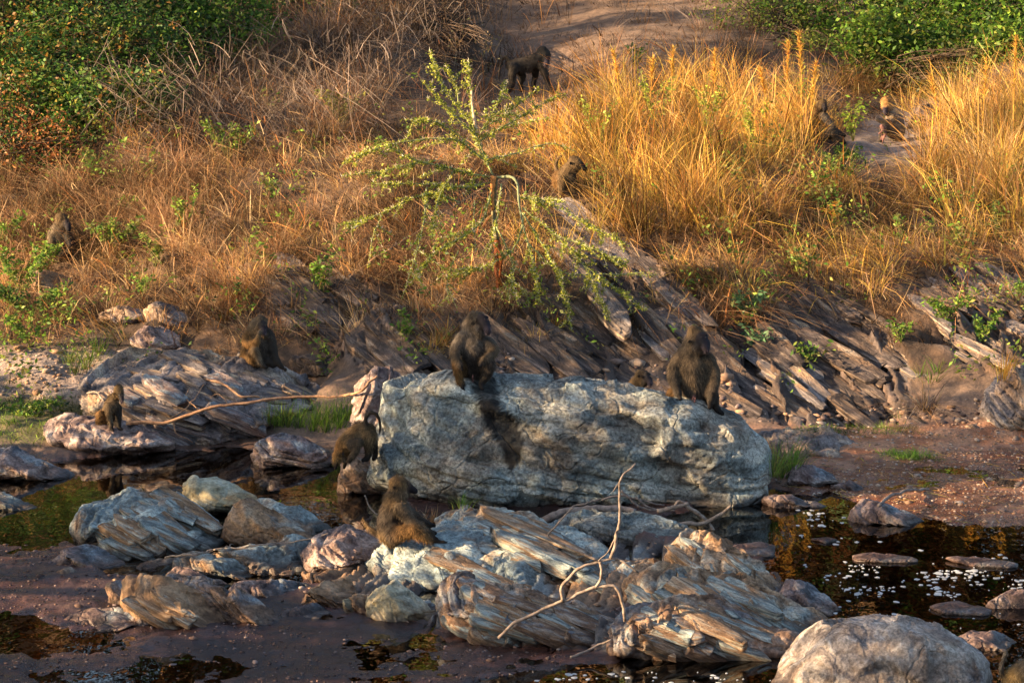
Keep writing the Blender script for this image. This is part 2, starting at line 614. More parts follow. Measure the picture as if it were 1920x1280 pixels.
LEDGE = [(640, 1100), (600, 1060), (640, 1020), (720, 1005), (860, 985), (1050, 985), (1280, 1020), (1430, 1080), (1540, 1170), (1430, 1225),
         (1160, 1225), (860, 1190), (700, 1130)]
ROCKZ = [
    [(470, 555), (520, 530), (600, 520), (680, 520), (760, 560), (790, 640), (780, 700), (700, 710), (600, 650), (520, 600)],
    [(1060, 440), (1130, 430), (1220, 470), (1290, 560), (1290, 640), (1240, 640), (1150, 590), (1080, 520)],
    [(860, 600), (960, 570), (1060, 560), (1180, 620), (1260, 690), (1250, 760), (1100, 720), (950, 700), (870, 680)],
    [(1340, 600), (1400, 620), (1470, 560), (1560, 540), (1640, 590), (1700, 680), (1720, 780), (1600, 800), (1470, 800), (1400, 780), (1340, 740)],
    [(1700, 540), (1800, 500), (1940, 520), (1940, 700), (1840, 700), (1760, 650)],
]


def hit_ground(u, v, y0=18.0, y1=70.0):
    o = Vector((0, 0, CAMH))
    d = (PV(u, v, 20) - o).normalized()
    loc, nr, i, dist = GBVH.ray_cast(o + d * y0 * 0.98, d)
    if loc is None or loc.y > y1:
        q = PV(u, v, y1)
        return Vector((q.x, q.y, float(ground_z(q.x, q.y)[0])))
    return loc


def edges(a, b, n):
    return list(np.linspace(a, b, n, endpoint=False))


US = np.array(edges(-30000, -3000, 6) + edges(-3000, -120, 22) + edges(-120, 2040, 450) + edges(2040, 5000, 22) + edges(5000, 32000, 7))
YS = np.array(edges(1.0, 16, 14) + edges(16, 19.3, 14) + edges(19.3, 27.0, 190) + edges(27.0, 34.5, 180) + edges(34.5, 50, 90) + edges(50, 90, 20)
              + edges(90, 400, 14) + edges(400, 1500, 8) + [1500.0])
UU, YY = np.meshgrid(US, YS)
xx = ((UU - 960) / FPX * YY).ravel()
yy = YY.ravel()
zz = ground_z(xx, yy)
nu, ny = len(US), len(YS)
ii = (np.arange(ny - 1)[:, None] * nu + np.arange(nu - 1)[None, :]).ravel()
quads = np.stack([ii, ii + 1, ii + nu + 1, ii + nu], -1)
gu, gv = project(xx, yy, zz)
pp = np.stack([xx, yy, zz], -1)
f1 = fbm(pp * 1.4, 4, 51)
f2 = fbm(pp * 5.0, 4, 52)
f3 = fbm(pp * 0.5, 3, 53)


def lerp(a, b, t):
    return np.asarray(a)[..., :] * (1 - t[:, None]) + np.asarray(b)[..., :] * t[:, None]


o1 = np.ones((len(xx), 3))
mud = lerp(lerp(o1 * (0.030, 0.017, 0.016), o1 * (0.11, 0.062, 0.056), sstep(-0.3, 0.4, f1)), o1 * (0.095, 0.045, 0.03),
           sstep(0.05, 0.5, f3 + 0.5 * f2) * 0.8)
soil = lerp(o1 * (0.035, 0.020, 0.012), o1 * (0.10, 0.060, 0.036), sstep(-0.4, 0.4, f1 + 0.5 * f2))  # bank soil darkened in colour for the shade under the grass
sand = lerp(o1 * (0.22, 0.085, 0.038), o1 * (0.34, 0.185, 0.11), sstep(-0.3, 0.4, f2 + 0.4 * f1))
pale = lerp(o1 * (0.20, 0.15, 0.125), o1 * (0.30, 0.235, 0.20), sstep(-0.3, 0.3, f2))
turf = lerp(o1 * (0.055, 0.07, 0.02), o1 * (0.12, 0.10, 0.045), sstep(-0.3, 0.4, f2))
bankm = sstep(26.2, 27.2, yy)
SHORE_R = [(1390, 800), (1500, 800), (2200, 780), (2200, 1040), (1900, 1012), (1700, 985), (1550, 940), (1420, 925), (1380, 880)]
shr = sstep(-14, 14, poly_sd(gu, gv, SHORE_R))
LEFTP = [(-200, 650), (190, 655), (330, 660), (330, 740), (200, 760), (-200, 760)]
lft = sstep(-12, 20, poly_sd(gu, gv, LEFTP))
LEFTG = [(-200, 740), (120, 745), (200, 770), (190, 800), (90, 830), (-200, 830)]
lfg = sstep(-10, 12, poly_sd(gu, gv, LEFTG))
TOPP = [(850, -200), (1400, -200), (1400, 60), (1300, 130), (1000, 150), (880, 140)]
top = sstep(-20, 40, poly_sd(gu, gv, TOPP))
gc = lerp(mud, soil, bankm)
footm = bankm * sstep(640, 700, gv) * sstep(28.9, 27.5, yy)
gc = lerp(gc, o1 * (0.17, 0.115, 0.085), footm)
gc = lerp(gc, sand, shr)
gc = lerp(gc, pale, lft * 0.9)
gc = lerp(gc, pale * np.array([0.62, 0.52, 0.42]), top * 0.95)
pth_ = sstep(-12, 16, poly_sd(gu, gv, [(1620, 225), (1740, 190), (1770, 270), (1720, 300), (1620, 305), (1590, 270)]))
gc = lerp(gc, pale * 1.0, pth_ * 0.8)
gc = lerp(gc, turf, lfg * 0.8)
rzm = np.full(len(xx), -1e9)
for _p in ROCKZ:
    rzm = np.maximum(rzm, poly_sd(gu, gv, _p))
rzm = sstep(-10, 20, rzm)
ldm = sstep(-8, 10, poly_sd(gu, gv, LEDGE)) * (yy < 26.5)
gc = lerp(gc, lerp(lerp(o1 * (0.07, 0.055, 0.05), o1 * (0.22, 0.24, 0.24), sstep(-0.3, 0.3, bedrock(pp, 0.09, 171))), o1 * (0.24, 0.15, 0.09),
                   sstep(0.0, 0.4, f1)), ldm)
gc = lerp(gc, lerp(lerp(o1 * (0.06, 0.042, 0.034), o1 * (0.15, 0.115, 0.10), sstep(-0.3, 0.3, bedrock(pp, 0.12, 71))), o1 * (0.20, 0.11, 0.06),
                   sstep(0.1, 0.5, f1)), rzm)
wetm = (1 - bankm) * (1 - shr) + shr * sstep(0.075, 0.03, zz)
wetm = np.maximum(wetm, sstep(0.06, 0.02, zz) * (yy < 29))
wetm = wetm * (1 - 0.8 * ldm)
wetm = np.clip(wetm * sstep(0.085, 0.02, zz + 0.05 * f1), 0, 1)
gm, nt, out = new_mat("riverbank_ground")
L = nt.links.new
at = N(nt, "ShaderNodeAttribute", attribute_name="Col")
aw = N(nt, "ShaderNodeAttribute", attribute_name="wet")
tc = N(nt, "ShaderNodeTexCoord")
na = N(nt, "ShaderNodeTexNoise", i_Scale=9.0, i_Detail=8.0, i_Roughness=0.7)
L(tc.outputs["Object"], na.inputs["Vector"])
nb = N(nt, "ShaderNodeTexNoise", i_Scale=60.0, i_Detail=5.0, i_Roughness=0.7)
L(tc.outputs["Object"], nb.inputs["Vector"])
nv = N(nt, "ShaderNodeTexVoronoi", i_Scale=34.0)
L(tc.outputs["Object"], nv.inputs["Vector"])
c = mixc(nt, 1.0, at.outputs["Color"], ramp(nt, na.outputs[0], [(0.3, (0.6, 0.58, 0.56)), (0.5, (1, 1, 1)), (0.7, (1.45, 1.4, 1.35))]), 'MULTIPLY')
c = mixc(nt, 1.0, c, ramp(nt, nb.outputs[0], [(0.35, (0.7, 0.7, 0.7)), (0.65, (1.3, 1.3, 1.3))]), 'MULTIPLY')
c = mixc(nt, aw.outputs["Fac"], c, mixc(nt, 1.0, c, (0.55, 0.52, 0.55), 'MULTIPLY'))
bs = N(nt, "ShaderNodeBsdfPrincipled")
L(c, bs.inputs["Base Color"])
L(math_n(nt, 'ADD', math_n(nt, 'SUBTRACT', 0.93, math_n(nt, 'MULTIPLY', aw.outputs["Fac"], 0.90)), math_n(nt, 'MULTIPLY', na.outputs[0], 0.25), True),
  bs.inputs["Roughness"])
h = math_n(nt, 'ADD', math_n(nt, 'MULTIPLY', na.outputs[0], 1.0), math_n(nt, 'MULTIPLY', nb.outputs[0], 0.25))
h = math_n(nt, 'SUBTRACT', h, math_n(nt, 'MULTIPLY', nv.outputs["Distance"], 0.15))
bp = N(nt, "ShaderNodeBump", i_Strength=0.65, i_Distance=0.04)
L(h, bp.inputs["Height"])
L(bp.outputs[0], bs.inputs["Normal"])
L(bs.outputs[0], out.inputs[0])
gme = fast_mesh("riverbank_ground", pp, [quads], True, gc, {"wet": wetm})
_vis = (gu > -400) & (gu < 2350) & (yy > 17.5) & (yy < 75)
_fv = _vis[quads].all(1)
_q = quads[_fv]
_used, _inv = np.unique(_q, return_inverse=True)
GBVH = BVHTree.FromPolygons(pp[_used].tolist(), _inv.reshape(-1, 4).tolist())
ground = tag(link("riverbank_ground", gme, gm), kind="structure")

# water: a level sheet over the carved pools
wm, nt, out = new_mat("stream_water")
L = nt.links.new
tc = N(nt, "ShaderNodeTexCoord")
mp = N(nt, "ShaderNodeMapping")
mp.inputs["Scale"].default_value = (1.0, 0.5, 1.0)
L(tc.outputs["Object"], mp.inputs[0])
na = N(nt, "ShaderNodeTexNoise", i_Scale=4.0, i_Detail=3.0, i_Roughness=0.5)
L(mp.outputs[0], na.inputs["Vector"])
bp = N(nt, "ShaderNodeBump", i_Strength=0.22, i_Distance=0.02)
L(na.outputs[0], bp.inputs["Height"])
gl = N(nt, "ShaderNodeBsdfGlossy", i_Roughness=0.015)
gl.inputs["Color"].default_value = (0.95, 0.95, 0.95, 1)
tr = N(nt, "ShaderNodeBsdfTransparent")
tr.inputs["Color"].default_value = (0.34, 0.22, 0.11, 1)
L(bp.outputs[0], gl.inputs["Normal"])
fr = N(nt, "ShaderNodeFresnel", i_IOR=1.33)
L(bp.outputs[0], fr.inputs["Normal"])
mx = N(nt, "ShaderNodeMixShader")
L(math_n(nt, 'ADD', math_n(nt, 'MULTIPLY', fr.outputs[0], 1.05), 0.03, True), mx.inputs[0])
L(tr.outputs[0], mx.inputs[1])
L(gl.outputs[0], mx.inputs[2])
L(mx.outputs[0], out.inputs[0])
wme = fast_mesh("stream_water", [(-60, 14, 0), (60, 14, 0), (60, 28.2, 0), (-60, 28.2, 0)], [np.array([[0, 1, 2, 3]])])
water = tag(link("stream_water", wme, wm), kind="structure")

# ------------------------------------------------------------------ rocks
ROCK_BVH = []
LAYER_POLY = {}
CORE_BVH = {}


def cube_sphere(n):
    g = np.tan(np.linspace(-np.pi / 4, np.pi / 4, n + 1))
    A, B = np.meshgrid(g, g)
    A, B = A.ravel(), B.ravel()
    one = np.ones_like(A)
    fs = [(one, A, B), (-one, -A, B), (-A, one, B), (A, -one, B), (-B, A, one), (B, A, -one)]
    V, F = [], []
    i = (np.arange(n)[:, None] * (n + 1) + np.arange(n)[None, :]).ravel()
    q = np.stack([i, i + 1, i + n + 2, i + n + 1], -1)
    for k, f in enumerate(fs):
        V.append(np.stack(f, -1))
        F.append(q + k * (n + 1) ** 2)
    V = np.concatenate(V)
    V /= np.linalg.norm(V, axis=1)[:, None]
    F = np.concatenate(F)
    key = np.round(V * 1e5).astype(np.int64)
    _, first, inv = np.unique(key, axis=0, return_index=True, return_inverse=True)
    return V[first], inv.ravel()[F]


_CS = {}


def vnormals(V, F):
    a, b, c, d = V[F[:, 0]], V[F[:, 1]], V[F[:, 2]], V[F[:, 3]]
    fn = np.cross(c - a, d - b)
    n = np.zeros_like(V)
    for k in range(4):
        np.add.at(n, F[:, k], fn)
    return n / (np.linalg.norm(n, axis=1)[:, None] + 1e-12)


def strata(p, angle, thick, seed, warp=0.35):
    a = math.radians(angle)
    n = np.array([math.sin(a), -0.35, math.cos(a)])
    n /= np.linalg.norm(n)
    s = p @ n + warp * thick * 2 * fbm(p * 0.8, 2, seed + 1) + 0.10 * thick * fbm(p * 7, 2, seed + 7)
    t = s / thick
    k = np.floor(t)
    f = t - k
    a0 = hash1(k, seed)
    a1 = hash1(k + 1, seed)
    e = sstep(0.90, 1.0, f)
    groove = np.exp(-((np.minimum(f, 1 - f)) / 0.13) ** 2)
    # layers break off along their length
    brk = noise3(p * np.array([2.3, 2.3, 2.3]) + k[:, None] * 3.7, seed + 2)
    return (a0 * (1 - e) + a1 * e) - 0.5 - 0.85 * groove + 0.5 * sstep(0.0, 0.12, brk) - 0.25


def facets(V, nrm, cell, squash_angle, squash, seed):
    """chipped flat faces: every vertex belongs to the nearest of many random points and is pressed to that point's own plane"""
    rg = np.random.default_rng(seed)
    a = math.radians(squash_angle)
    n = np.array([math.sin(a), -0.35, math.cos(a)])
    n /= np.linalg.norm(n)
    ext = V.max(0) - V.min(0)
    m = int(np.clip((ext[0] * ext[1] + ext[0] * ext[2] + ext[1] * ext[2]) * 1.3 / cell ** 2, 10, 260))
    idx = rg.integers(0, len(V), m)
    S = V[idx]
    Wv = V + n * (V @ n)[:, None] * (squash - 1) + 0.10 * cell * np.stack([fbm(V * 6, 2, seed + q) for q in (1, 2, 3)], -1)
    Ws = S + n * (S @ n)[:, None] * (squash - 1)
    near = np.zeros(len(V), np.int64)
    Wv = Wv.astype(np.float32)
    Ws = Ws.astype(np.float32)
    s2 = (Ws ** 2).sum(1)[None]
    for c0 in range(0, len(V), 20000):
        near[c0:c0 + 20000] = (s2 - 2 * Wv[c0:c0 + 20000] @ Ws.T).argmin(1)
    tilt = nrm[idx] + rg.normal(size=(m, 3)) * 0.15
    tilt /= np.linalg.norm(tilt, axis=1)[:, None]
    dist = ((V - S[near]) * tilt[near]).sum(1)
    den = np.maximum(0.35, (nrm * tilt[near]).sum(1))
    step = np.clip(-dist / den, -0.13 * cell, 0.13 * cell) + (rg.random(m)[near] - 0.5) * 0.07 * cell
    return step


def displace(V, F, size, lay, layer_thick, angle, rough, seed):
    nrm = vnormals(V, F)
    flip = np.sign(np.sum(nrm * (V - V.mean(0)), 1).sum()) or 1
    nrm = nrm * flip
    d = 0.05 * size * rough * fbm(V * (1.6 / max(size, 0.25)), 3, seed)
    cell = float(np.clip(size * 0.42, 0.07, 0.34))
    d = d + facets(V, nrm, cell, angle, 2.0, seed + 41) * 0.75 * min(rough, 1.2)
    d = d + facets(V, nrm, cell * 0.4, angle, 2.4, seed + 43) * 0.6 * min(rough, 1.2) if len(V) > 9000 else d
    d = d + 0.010 * rough * fbm(V * 11.0, 4, seed + 3, 0.6) * min(1.0, size * 1.5)
    if lay > 0:
        d = d + lay * (0.70 * strata(V, angle, layer_thick, seed + 11) + 0.30 * strata(V, angle + 3, layer_thick * 0.38, seed + 17))
    return V + nrm * d[:, None]


def rock(name, label, cat, pix, mat, T=0.25, k=0.8, n=40, lay=0.03, thick=0.07, angle=27, rough=1.0, cuts=5, cutd=0.82, seed=None,
         Yb=None, boxy=0.62, stain=None, group=None, smooth=True, parent=None, zbase=-0.06, add_bvh=True, grow=1.08, bed=0.70):
    """a stone: its outline as seen along the view (photo pixels), leaning back by k, with thickness T either way"""
    if n >= 60 or name == "rock_outcrop":
        grow = min(grow, 1.0)
    _cu, _cv = sum(p[0] for p in pix) / len(pix), sum(p[1] for p in pix) / len(pix)
    pix = [(_cu + (float(a) - _cu) * grow, _cv + (float(b) - _cv) * grow) for a, b in pix]
    LAYER_POLY[label] = pix
    n = int(n * 0.72) + 2
    if seed is None:
        seed = int(sum(a * 3 + b for a, b in pix)) % 9973
    rg = np.random.default_rng(seed)
    vb = max(p[1] for p in pix)
    vt = min(p[1] for p in pix)
    if vb > 1000 and name != "boulder" and k < 2 and Yb is None:
        k = k * 1.55
    u0 = 0.5 * (min(p[0] for p in pix) + max(p[0] for p in pix))
    v0 = 0.5 * (vt + vb)
    if Yb is None:
        Yb = flatY(min(vb, 1500), zbase) + T * 0.55
    s = Yb * PXM
    # polar outline round the middle
    th = np.linspace(-np.pi, np.pi, 361)
    R = np.zeros_like(th)
    q = pix + [pix[0]]
    for i, t in enumerate(th):
        dx, dy = math.cos(t), -math.sin(t)
        best = 0
        for (ax, ay), (bx, by) in zip(q[:-1], q[1:]):
            ex, ey = bx - ax, by - ay
            den = dx * ey - dy * ex
            if abs(den) < 1e-9:
                continue
            tt = ((ax - u0) * ey - (ay - v0) * ex) / den
            ss = ((ax - u0) * dy - (ay - v0) * dx) / den
            if tt > 0 and -1e-6 <= ss <= 1 + 1e-6:
                best = max(best, tt)
        R[i] = best
    ker = np.array([1, 2, 3, 2, 1.0])
    ker /= ker.sum()
    Rp = np.concatenate([R[-7:-1], R, R[1:7]])
    R = np.convolve(Rp, ker, 'same')[6:-6]
    if n not in _CS:
        _CS[n] = cube_sphere(n)
    D, F = _CS[n]
    theta = np.arctan2(D[:, 2], D[:, 0])
    rr = np.interp(theta, th, R)
    cphi = np.sqrt(np.clip(1 - D[:, 1] ** 2, 0, 1))
    rho = cphi ** boxy
    dep = np.sign(D[:, 1]) * np.abs(D[:, 1]) ** boxy
    pu = u0 + np.cos(theta) * rho * rr
    pv = v0 - np.sin(theta) * rho * rr
    YY = Yb + (vb - pv) * s * k
    V = P(pu, pv, YY)
    nn = np.array([0, -1.0, 0]) if k < 0.05 else np.array([0, -1.0, min(k, 3.0)])
    nn = nn / np.linalg.norm(nn)
    V = V - nn[None, :] * (dep * T)[:, None]
    size = min(rr.max() * s, 1.0) if len(rr) else 0.3
    c0 = V.mean(0)
    # flat breaks
    ext = np.abs(V - c0).max(0)
    for j in range(cuts):
        w = rg.normal(size=3)
        w[0] *= 0.55
        w[1] = -abs(w[1]) * 1.3
        w[2] = abs(w[2]) * 0.6
        w /= np.linalg.norm(w)
        dist = (V - c0) @ w
        lim = dist.max() * (cutd + 0.10 * rg.random())
        ov = np.maximum(0, dist - lim)
        V = V - w[None, :] * (ov * 0.92)[:, None]
    if bed and lay > 0:
        aa = math.radians(angle)
        for sx, lim_k in ((0.0, bed), (0.12, bed + 0.04)):
            w = np.array([math.sin(aa) + sx, -0.30 - sx, math.cos(aa)])
            w /= np.linalg.norm(w)
            dist = (V - c0) @ w
            V = V - w[None, :] * (np.maximum(0, dist - dist.max() * lim_k) * 0.88)[:, None]
    # bring width and height back to the traced outline after the breaks
    for _ in range(2):
        su, sv = project(V[:, 0], V[:, 1], V[:, 2])
        ku = (max(p[0] for p in pix) - min(p[0] for p in pix)) / (su.max() - su.min())
        xm = (V[:, 0].max() + V[:, 0].min()) / 2
        V[:, 0] = xm + (V[:, 0] - xm) * ku + (u0 - (su.max() + su.min()) / 2) * s
        zr = V[:, 2].max() - V[:, 2].min()
        kz = np.clip((zr - ((sv.max() - sv.min()) - (vb - vt)) * s) / zr, 0.35, 1.6)
        z0 = V[:, 2].min()
        V[:, 2] = z0 + (V[:, 2] - z0) * kz + (sv.max() - vb) * s
    V = displace(V, F, size, lay, thick, angle, rough, seed)
    attrs = None
    if stain is not None:
        su, sv = project(V[:, 0], V[:, 1], V[:, 2])
        sd = poly_sd(su, sv, stain) + 4 * fbm(V * 12, 3, 77) + 4
        front = (V[:, 1] < c0[1] + 0.25)
        attrs = {"stain": sstep(-1.5, 1.5, sd) * front * (0.88 + 0.12 * sstep(-0.2, 0.2, fbm(V * 14, 3, 78)))}
    base = (float(c0[0]), float(c0[1]), float(V[:, 2].min()))
    if parent is not None:
        base = tuple(parent.location)
    me = fast_mesh(name, V - np.array(base), [F], smooth, None, attrs)
    o = link(name, me, M[mat], base if parent is None else (0, 0, 0), parent)
    if parent is None:
        tag(o, label, cat, group)
    if add_bvh:
        CORE_BVH[label] = BVHTree.FromPolygons(V.tolist(), F.tolist())
        ROCK_BVH.append(CORE_BVH[label])
    return o


def hitY(u, v):
    """distance along the view where the ray through (u, v) first meets a stone or the ground"""
    g = hit_ground(u, v)
    o = Vector((0, 0, CAMH))
    d = (PV(u, v, 20) - o).normalized()
    best = g.y
    for b in ROCK_BVH:
        loc, nr, idx, dist = b.ray_cast(o, d)
        if loc is not None and loc.y < best:
            best = loc.y
    return best


def Z3(*pts):
    return [(x / 1.7778, 560 + y / 1.7778) for x, y in pts]


def Z4(*pts):
    return [(560 + x / 1.7778, 560 + y / 1.7778) for x, y in pts]


def Z5(*pts):
    return [(1200 + x / 1.7778, 560 + y / 1.7778) for x, y in pts]


rock("boulder", "huge blue-grey boulder in the middle with a dark wet streak down its face", "boulder",
     [(726, 722), (760, 702), (800, 699), (850, 711), (930, 711), (1000, 710), (1080, 711), (1150, 724), (1205, 731), (1260, 743), (1320, 765),
      (1372, 790), (1414, 838), (1436, 882), (1434, 915), (1415, 950), (1385, 985), (1330, 1000), (1200, 1000), (1040, 1000), (870, 985),
      (790, 960), (740, 945), (705, 925), (691, 890), (699, 850), (712, 800), (718, 760)],
     "blue_boulder", T=0.85, k=0.42, n=130, lay=0.055, thick=0.17, angle=9, rough=1.3, cuts=6, cutd=0.88, boxy=0.78,
     Yb=25.15, grow=1.0, bed=0, stain=[(885, 712), (925, 712), (940, 762), (968, 795), (978, 832), (974, 862), (958, 884), (948, 850), (925, 815), (905, 775), (896, 745)])

R = rock
R("rock", "grey rock at the left edge beside the dark pool", "rock", Z3((-70, 530), (0, 508), (60, 500), (110, 530), (180, 562), (232, 595), (200, 625), (100, 630), (-70, 630)), "grey", T=0.3, k=1.0)
R("rock", "low blue-grey slab at the left edge below the dark pool", "rock", Z3((-60, 655), (20, 648), (70, 668), (125, 702), (100, 728), (0, 735), (-60, 730)), "slate", T=0.2, k=1.5, n=28)
R("rock_slab", "blue-grey ribbed slab pile between the dark pool and the pale wedge rock", "rock",
  Z3((285, 705), (370, 668), (430, 638), (455, 645), (500, 660), (560, 655), (640, 688), (680, 720), (745, 765), (755, 800), (720, 840), (600, 865), (540, 898), (470, 900), (430, 880), (330, 832), (280, 840), (262, 775)),
  "slate", T=0.35, k=1.3, n=78, lay=0.055, thick=0.11, angle=27, cuts=4, cutd=0.86)
R("rock_slab", "tilted flat-faced slab sticking up from the back of the ribbed slate pile", "rock", Z3((565, 695), (600, 672), (675, 715), (672, 765), (610, 745)), "slate", T=0.12, k=0.4, n=24, Yb=24.9)
R("boulder", "yellow-green rounded rock behind the ribbed slate pile", "rock", Z3((617, 630), (650, 602), (720, 598), (790, 622), (850, 668), (865, 705), (850, 740), (700, 740), (620, 690)), "cream", T=0.35, k=0.7, n=44, lay=0.02, angle=10)
R("rock_slab", "smooth blue slab sloping down right to the dark pool edge", "rock", Z3((850, 690), (870, 678), (920, 680), (1000, 708), (1092, 768), (1085, 800), (1010, 815), (900, 800)), "slate", T=0.22, k=1.0, n=40, lay=0.02, cuts=3)
R("boulder", "smooth green-grey wedge between the ribbed slate pile and the smooth blue slab", "rock", Z3((750, 735), (800, 685), (850, 680), (930, 718), (1000, 775), (1045, 810), (1025, 850), (940, 860), (860, 850), (790, 830), (748, 790)), "slate_tan", T=0.3, k=0.9, n=48, lay=0.015, cuts=6, cutd=0.78)
R("rock", "pale wedge-shaped rock on the mud left of the ribbed slate", "rock", Z3((160, 900), (220, 850), (300, 824), (350, 840), (408, 882), (405, 915), (340, 948), (260, 935), (180, 925)), "grey", T=0.3, k=1.1, n=40, lay=0.015, cuts=7, cutd=0.72)
R("rock", "small pale stone in the gap below the ribbed slate", "rock", Z3((453, 897), (490, 887), (523, 905), (518, 928), (465, 926)), "grey", T=0.12, k=0.9, n=18)
R("rock", "brown jagged stone at the foot of the pale wedge rock", "rock", Z3((190, 925), (230, 905), (280, 935), (300, 965), (240, 972), (195, 955)), "rust", T=0.12, k=0.9, n=24)
R("rock", "low pinkish stone on the mud below the brown jagged stone", "rock", Z3((225, 985), (280, 970), (330, 990), (350, 1020), (300, 1035), (235, 1020)), "pink", T=0.16, k=1.8, n=24, lay=0.01)
R("rock_slab", "large tan slab with a smooth brown face at the front left", "rock", Z3((398, 975), (430, 933), (480, 924), (560, 943), (650, 985), (740, 1040), (800, 1080), (845, 1122), (820, 1145), (640, 1130), (540, 1115), (470, 1085), (440, 1040), (405, 1010)), "tan", T=0.28, k=0.7, n=64, lay=0.03, thick=0.12, angle=30, cuts=6, cutd=0.75)
R("rock", "dark brown upright stone against the left end of the large tan slab", "rock", Z3((365, 965), (400, 948), (425, 1000), (450, 1045), (400, 1060), (360, 1020)), "rust", T=0.12, k=0.5, n=24)
R("rock_slab", "low pointed slab in the mud left of the large tan slab", "rock", Z3((190, 1110), (260, 1060), (320, 1033), (390, 1033), (450, 1068), (500, 1108), (480, 1130), (380, 1130), (280, 1150), (205, 1140)), "grey", T=0.22, k=1.2, n=44, lay=0.04, angle=-15)
R("rock_slab", "long dark-edged slab lying behind the large tan slab", "rock", Z3((580, 925), (640, 938), (740, 988), (850, 1008), (900, 1038), (945, 1085), (940, 1125), (860, 1130), (760, 1090), (660, 1010), (600, 965)), "rust", T=0.2, k=0.8, n=48, lay=0.05, thick=0.08, angle=30)
R("rock_slab", "pointed blue-grey slab in the middle of the left pile", "rock", Z3((600, 885), (640, 848), (720, 848), (780, 878), (850, 918), (880, 945), (850, 970), (700, 950), (610, 925)), "slate", T=0.25, k=0.9, n=44, lay=0.04, cuts=5)
R("rock", "lumpy blue-green rocks right of the pointed slab under the long dry stalk", "rock", Z3((720, 848), (800, 834), (880, 834), (1000, 843), (1035, 880), (1025, 915), (1035, 945), (920, 960), (850, 945), (790, 900)), "slate", T=0.3, k=1.3, n=52, lay=0.03, rough=1.8, angle=20)
R("rock", "dark purple-brown rock in the left pile above the mud", "rock", Z3((770, 985), (850, 950), (960, 932), (1045, 958), (1045, 1020), (960, 1045), (860, 1045), (790, 1030)), "grey", T=0.25, k=1.0, n=44, lay=0.04)
R("rock", "narrow grey stone wedged behind the large tan slab", "rock", Z3((560, 928), (600, 895), (640, 915), (700, 948), (790, 960), (770, 990), (640, 975)), "grey", T=0.15, k=1.0, n=28)
R("boulder", "pinkish brown boulder just left of the seated baboon's rock", "boulder", Z3((1005, 860), (1060, 790), (1140, 758), (1220, 766), (1300, 792), (1350, 830), (1330, 880), (1200, 920), (1120, 955), (1040, 950), (1008, 900)), "pink", T=0.4, k=1.0, n=60, lay=0.03, cuts=7, cutd=0.8)
R("rock", "flat purple-grey rock under the small seated baboon by the left shore", "rock", Z3((165, 425), (220, 393), (320, 398), (420, 415), (520, 455), (560, 490), (450, 520), (360, 525), (280, 522), (190, 490)), "pink", T=0.3, k=1.7, n=56, lay=0.02, angle=18, Yb=26.65)
R("rock", "ribbed dark rock standing in the dark pool left of the drinking baboon", "rock", Z3((850, 515), (900, 468), (950, 448), (1010, 468), (1070, 508), (1092, 545), (1040, 580), (960, 585), (870, 585), (860, 545)), "grey", T=0.25, k=0.8, n=48, lay=0.06, thick=0.05, angle=10)
R("rock_outcrop", "broad pale layered outcrop under the thinking baboon on the left bank", "rock",
  Z3((270, 330), (320, 258), (420, 190), (560, 168), (700, 183), (830, 222), (960, 243), (1080, 288), (1140, 322), (1120, 350), (1000, 370), (900, 420), (850, 455), (740, 480), (620, 495), (500, 465), (420, 430), (330, 420)),
  "bank_pale", T=0.32, k=2.1, n=92, lay=0.06, thick=0.09, angle=22, rough=1.4, Yb=27.0, cuts=5, cutd=0.85)
R("boulder", "pale cracked boulder squeezed against the left end of the huge blue boulder", "boulder", Z4((180, 420), (195, 290), (255, 235), (330, 245), (350, 330), (330, 450), (240, 470)), "pink", T=0.35, k=0.5, n=44, lay=0.04, angle=-60, Yb=26.35, bed=0)
R("rock", "dark flat-topped rock at the pool under the drinking baboon", "rock", Z4((135, 640), (148, 548), (175, 534), (270, 534), (290, 600), (270, 665), (190, 668), (140, 662)), "rust", T=0.3, k=0.5, n=36, lay=0.02, Yb=25.3)
# the long middle outcrop
R("rock_outcrop", "long blue-grey outcrop top that the side-on baboon sits on", "rock",
  Z4((225, 870), (330, 810), (440, 775), (465, 720), (530, 698), (640, 703), (760, 738), (900, 798), (1010, 868), (1085, 930), (1130, 1000), (1100, 1070), (900, 1080), (760, 1060), (620, 1020), (480, 1000), (330, 980), (240, 930)),
  "slate", T=0.36, k=1.9, n=104, lay=0.05, thick=0.12, angle=24, rough=1.5, cuts=3, cutd=0.88)
R("rock_outcrop", "rusty layered rock face at the front of the long middle outcrop", "rock",
  Z4((470, 1000), (500, 945), (560, 930), (660, 958), (800, 1008), (950, 1038), (1060, 1068), (1060, 1120), (1015, 1180), (940, 1205), (800, 1192), (660, 1172), (575, 1165), (560, 1120), (475, 1090)),
  "rust", T=0.4, k=0.8, n=84, lay=0.055, thick=0.085, angle=20, rough=1.4, cuts=3, cutd=0.86)
R("rock_slab", "yellow-grey leaning slab left of the rusty layered rock face", "rock", Z4((235, 985), (270, 955), (330, 948), (400, 1008), (462, 1060), (485, 1105), (400, 1118), (300, 1108), (235, 1080)), "cream", T=0.26, k=0.7, n=48, lay=0.02, cuts=7, cutd=0.74)
R("rock", "smooth pale cream stone topmost of the left front cobbles", "rock", Z4((240, 962), (275, 938), (330, 955), (318, 985), (260, 988)), "cream", T=0.14, k=0.8, n=24, Yb=22.6, lay=0.0, cuts=6, cutd=0.7)
R("rock", "tan angular stone between the pink boulder and the cream stone", "rock", Z4((185, 930), (220, 905), (255, 930), (240, 975), (195, 985), (175, 960)), "tan", T=0.16, k=0.6, n=24, Yb=22.7, cuts=6, cutd=0.7)
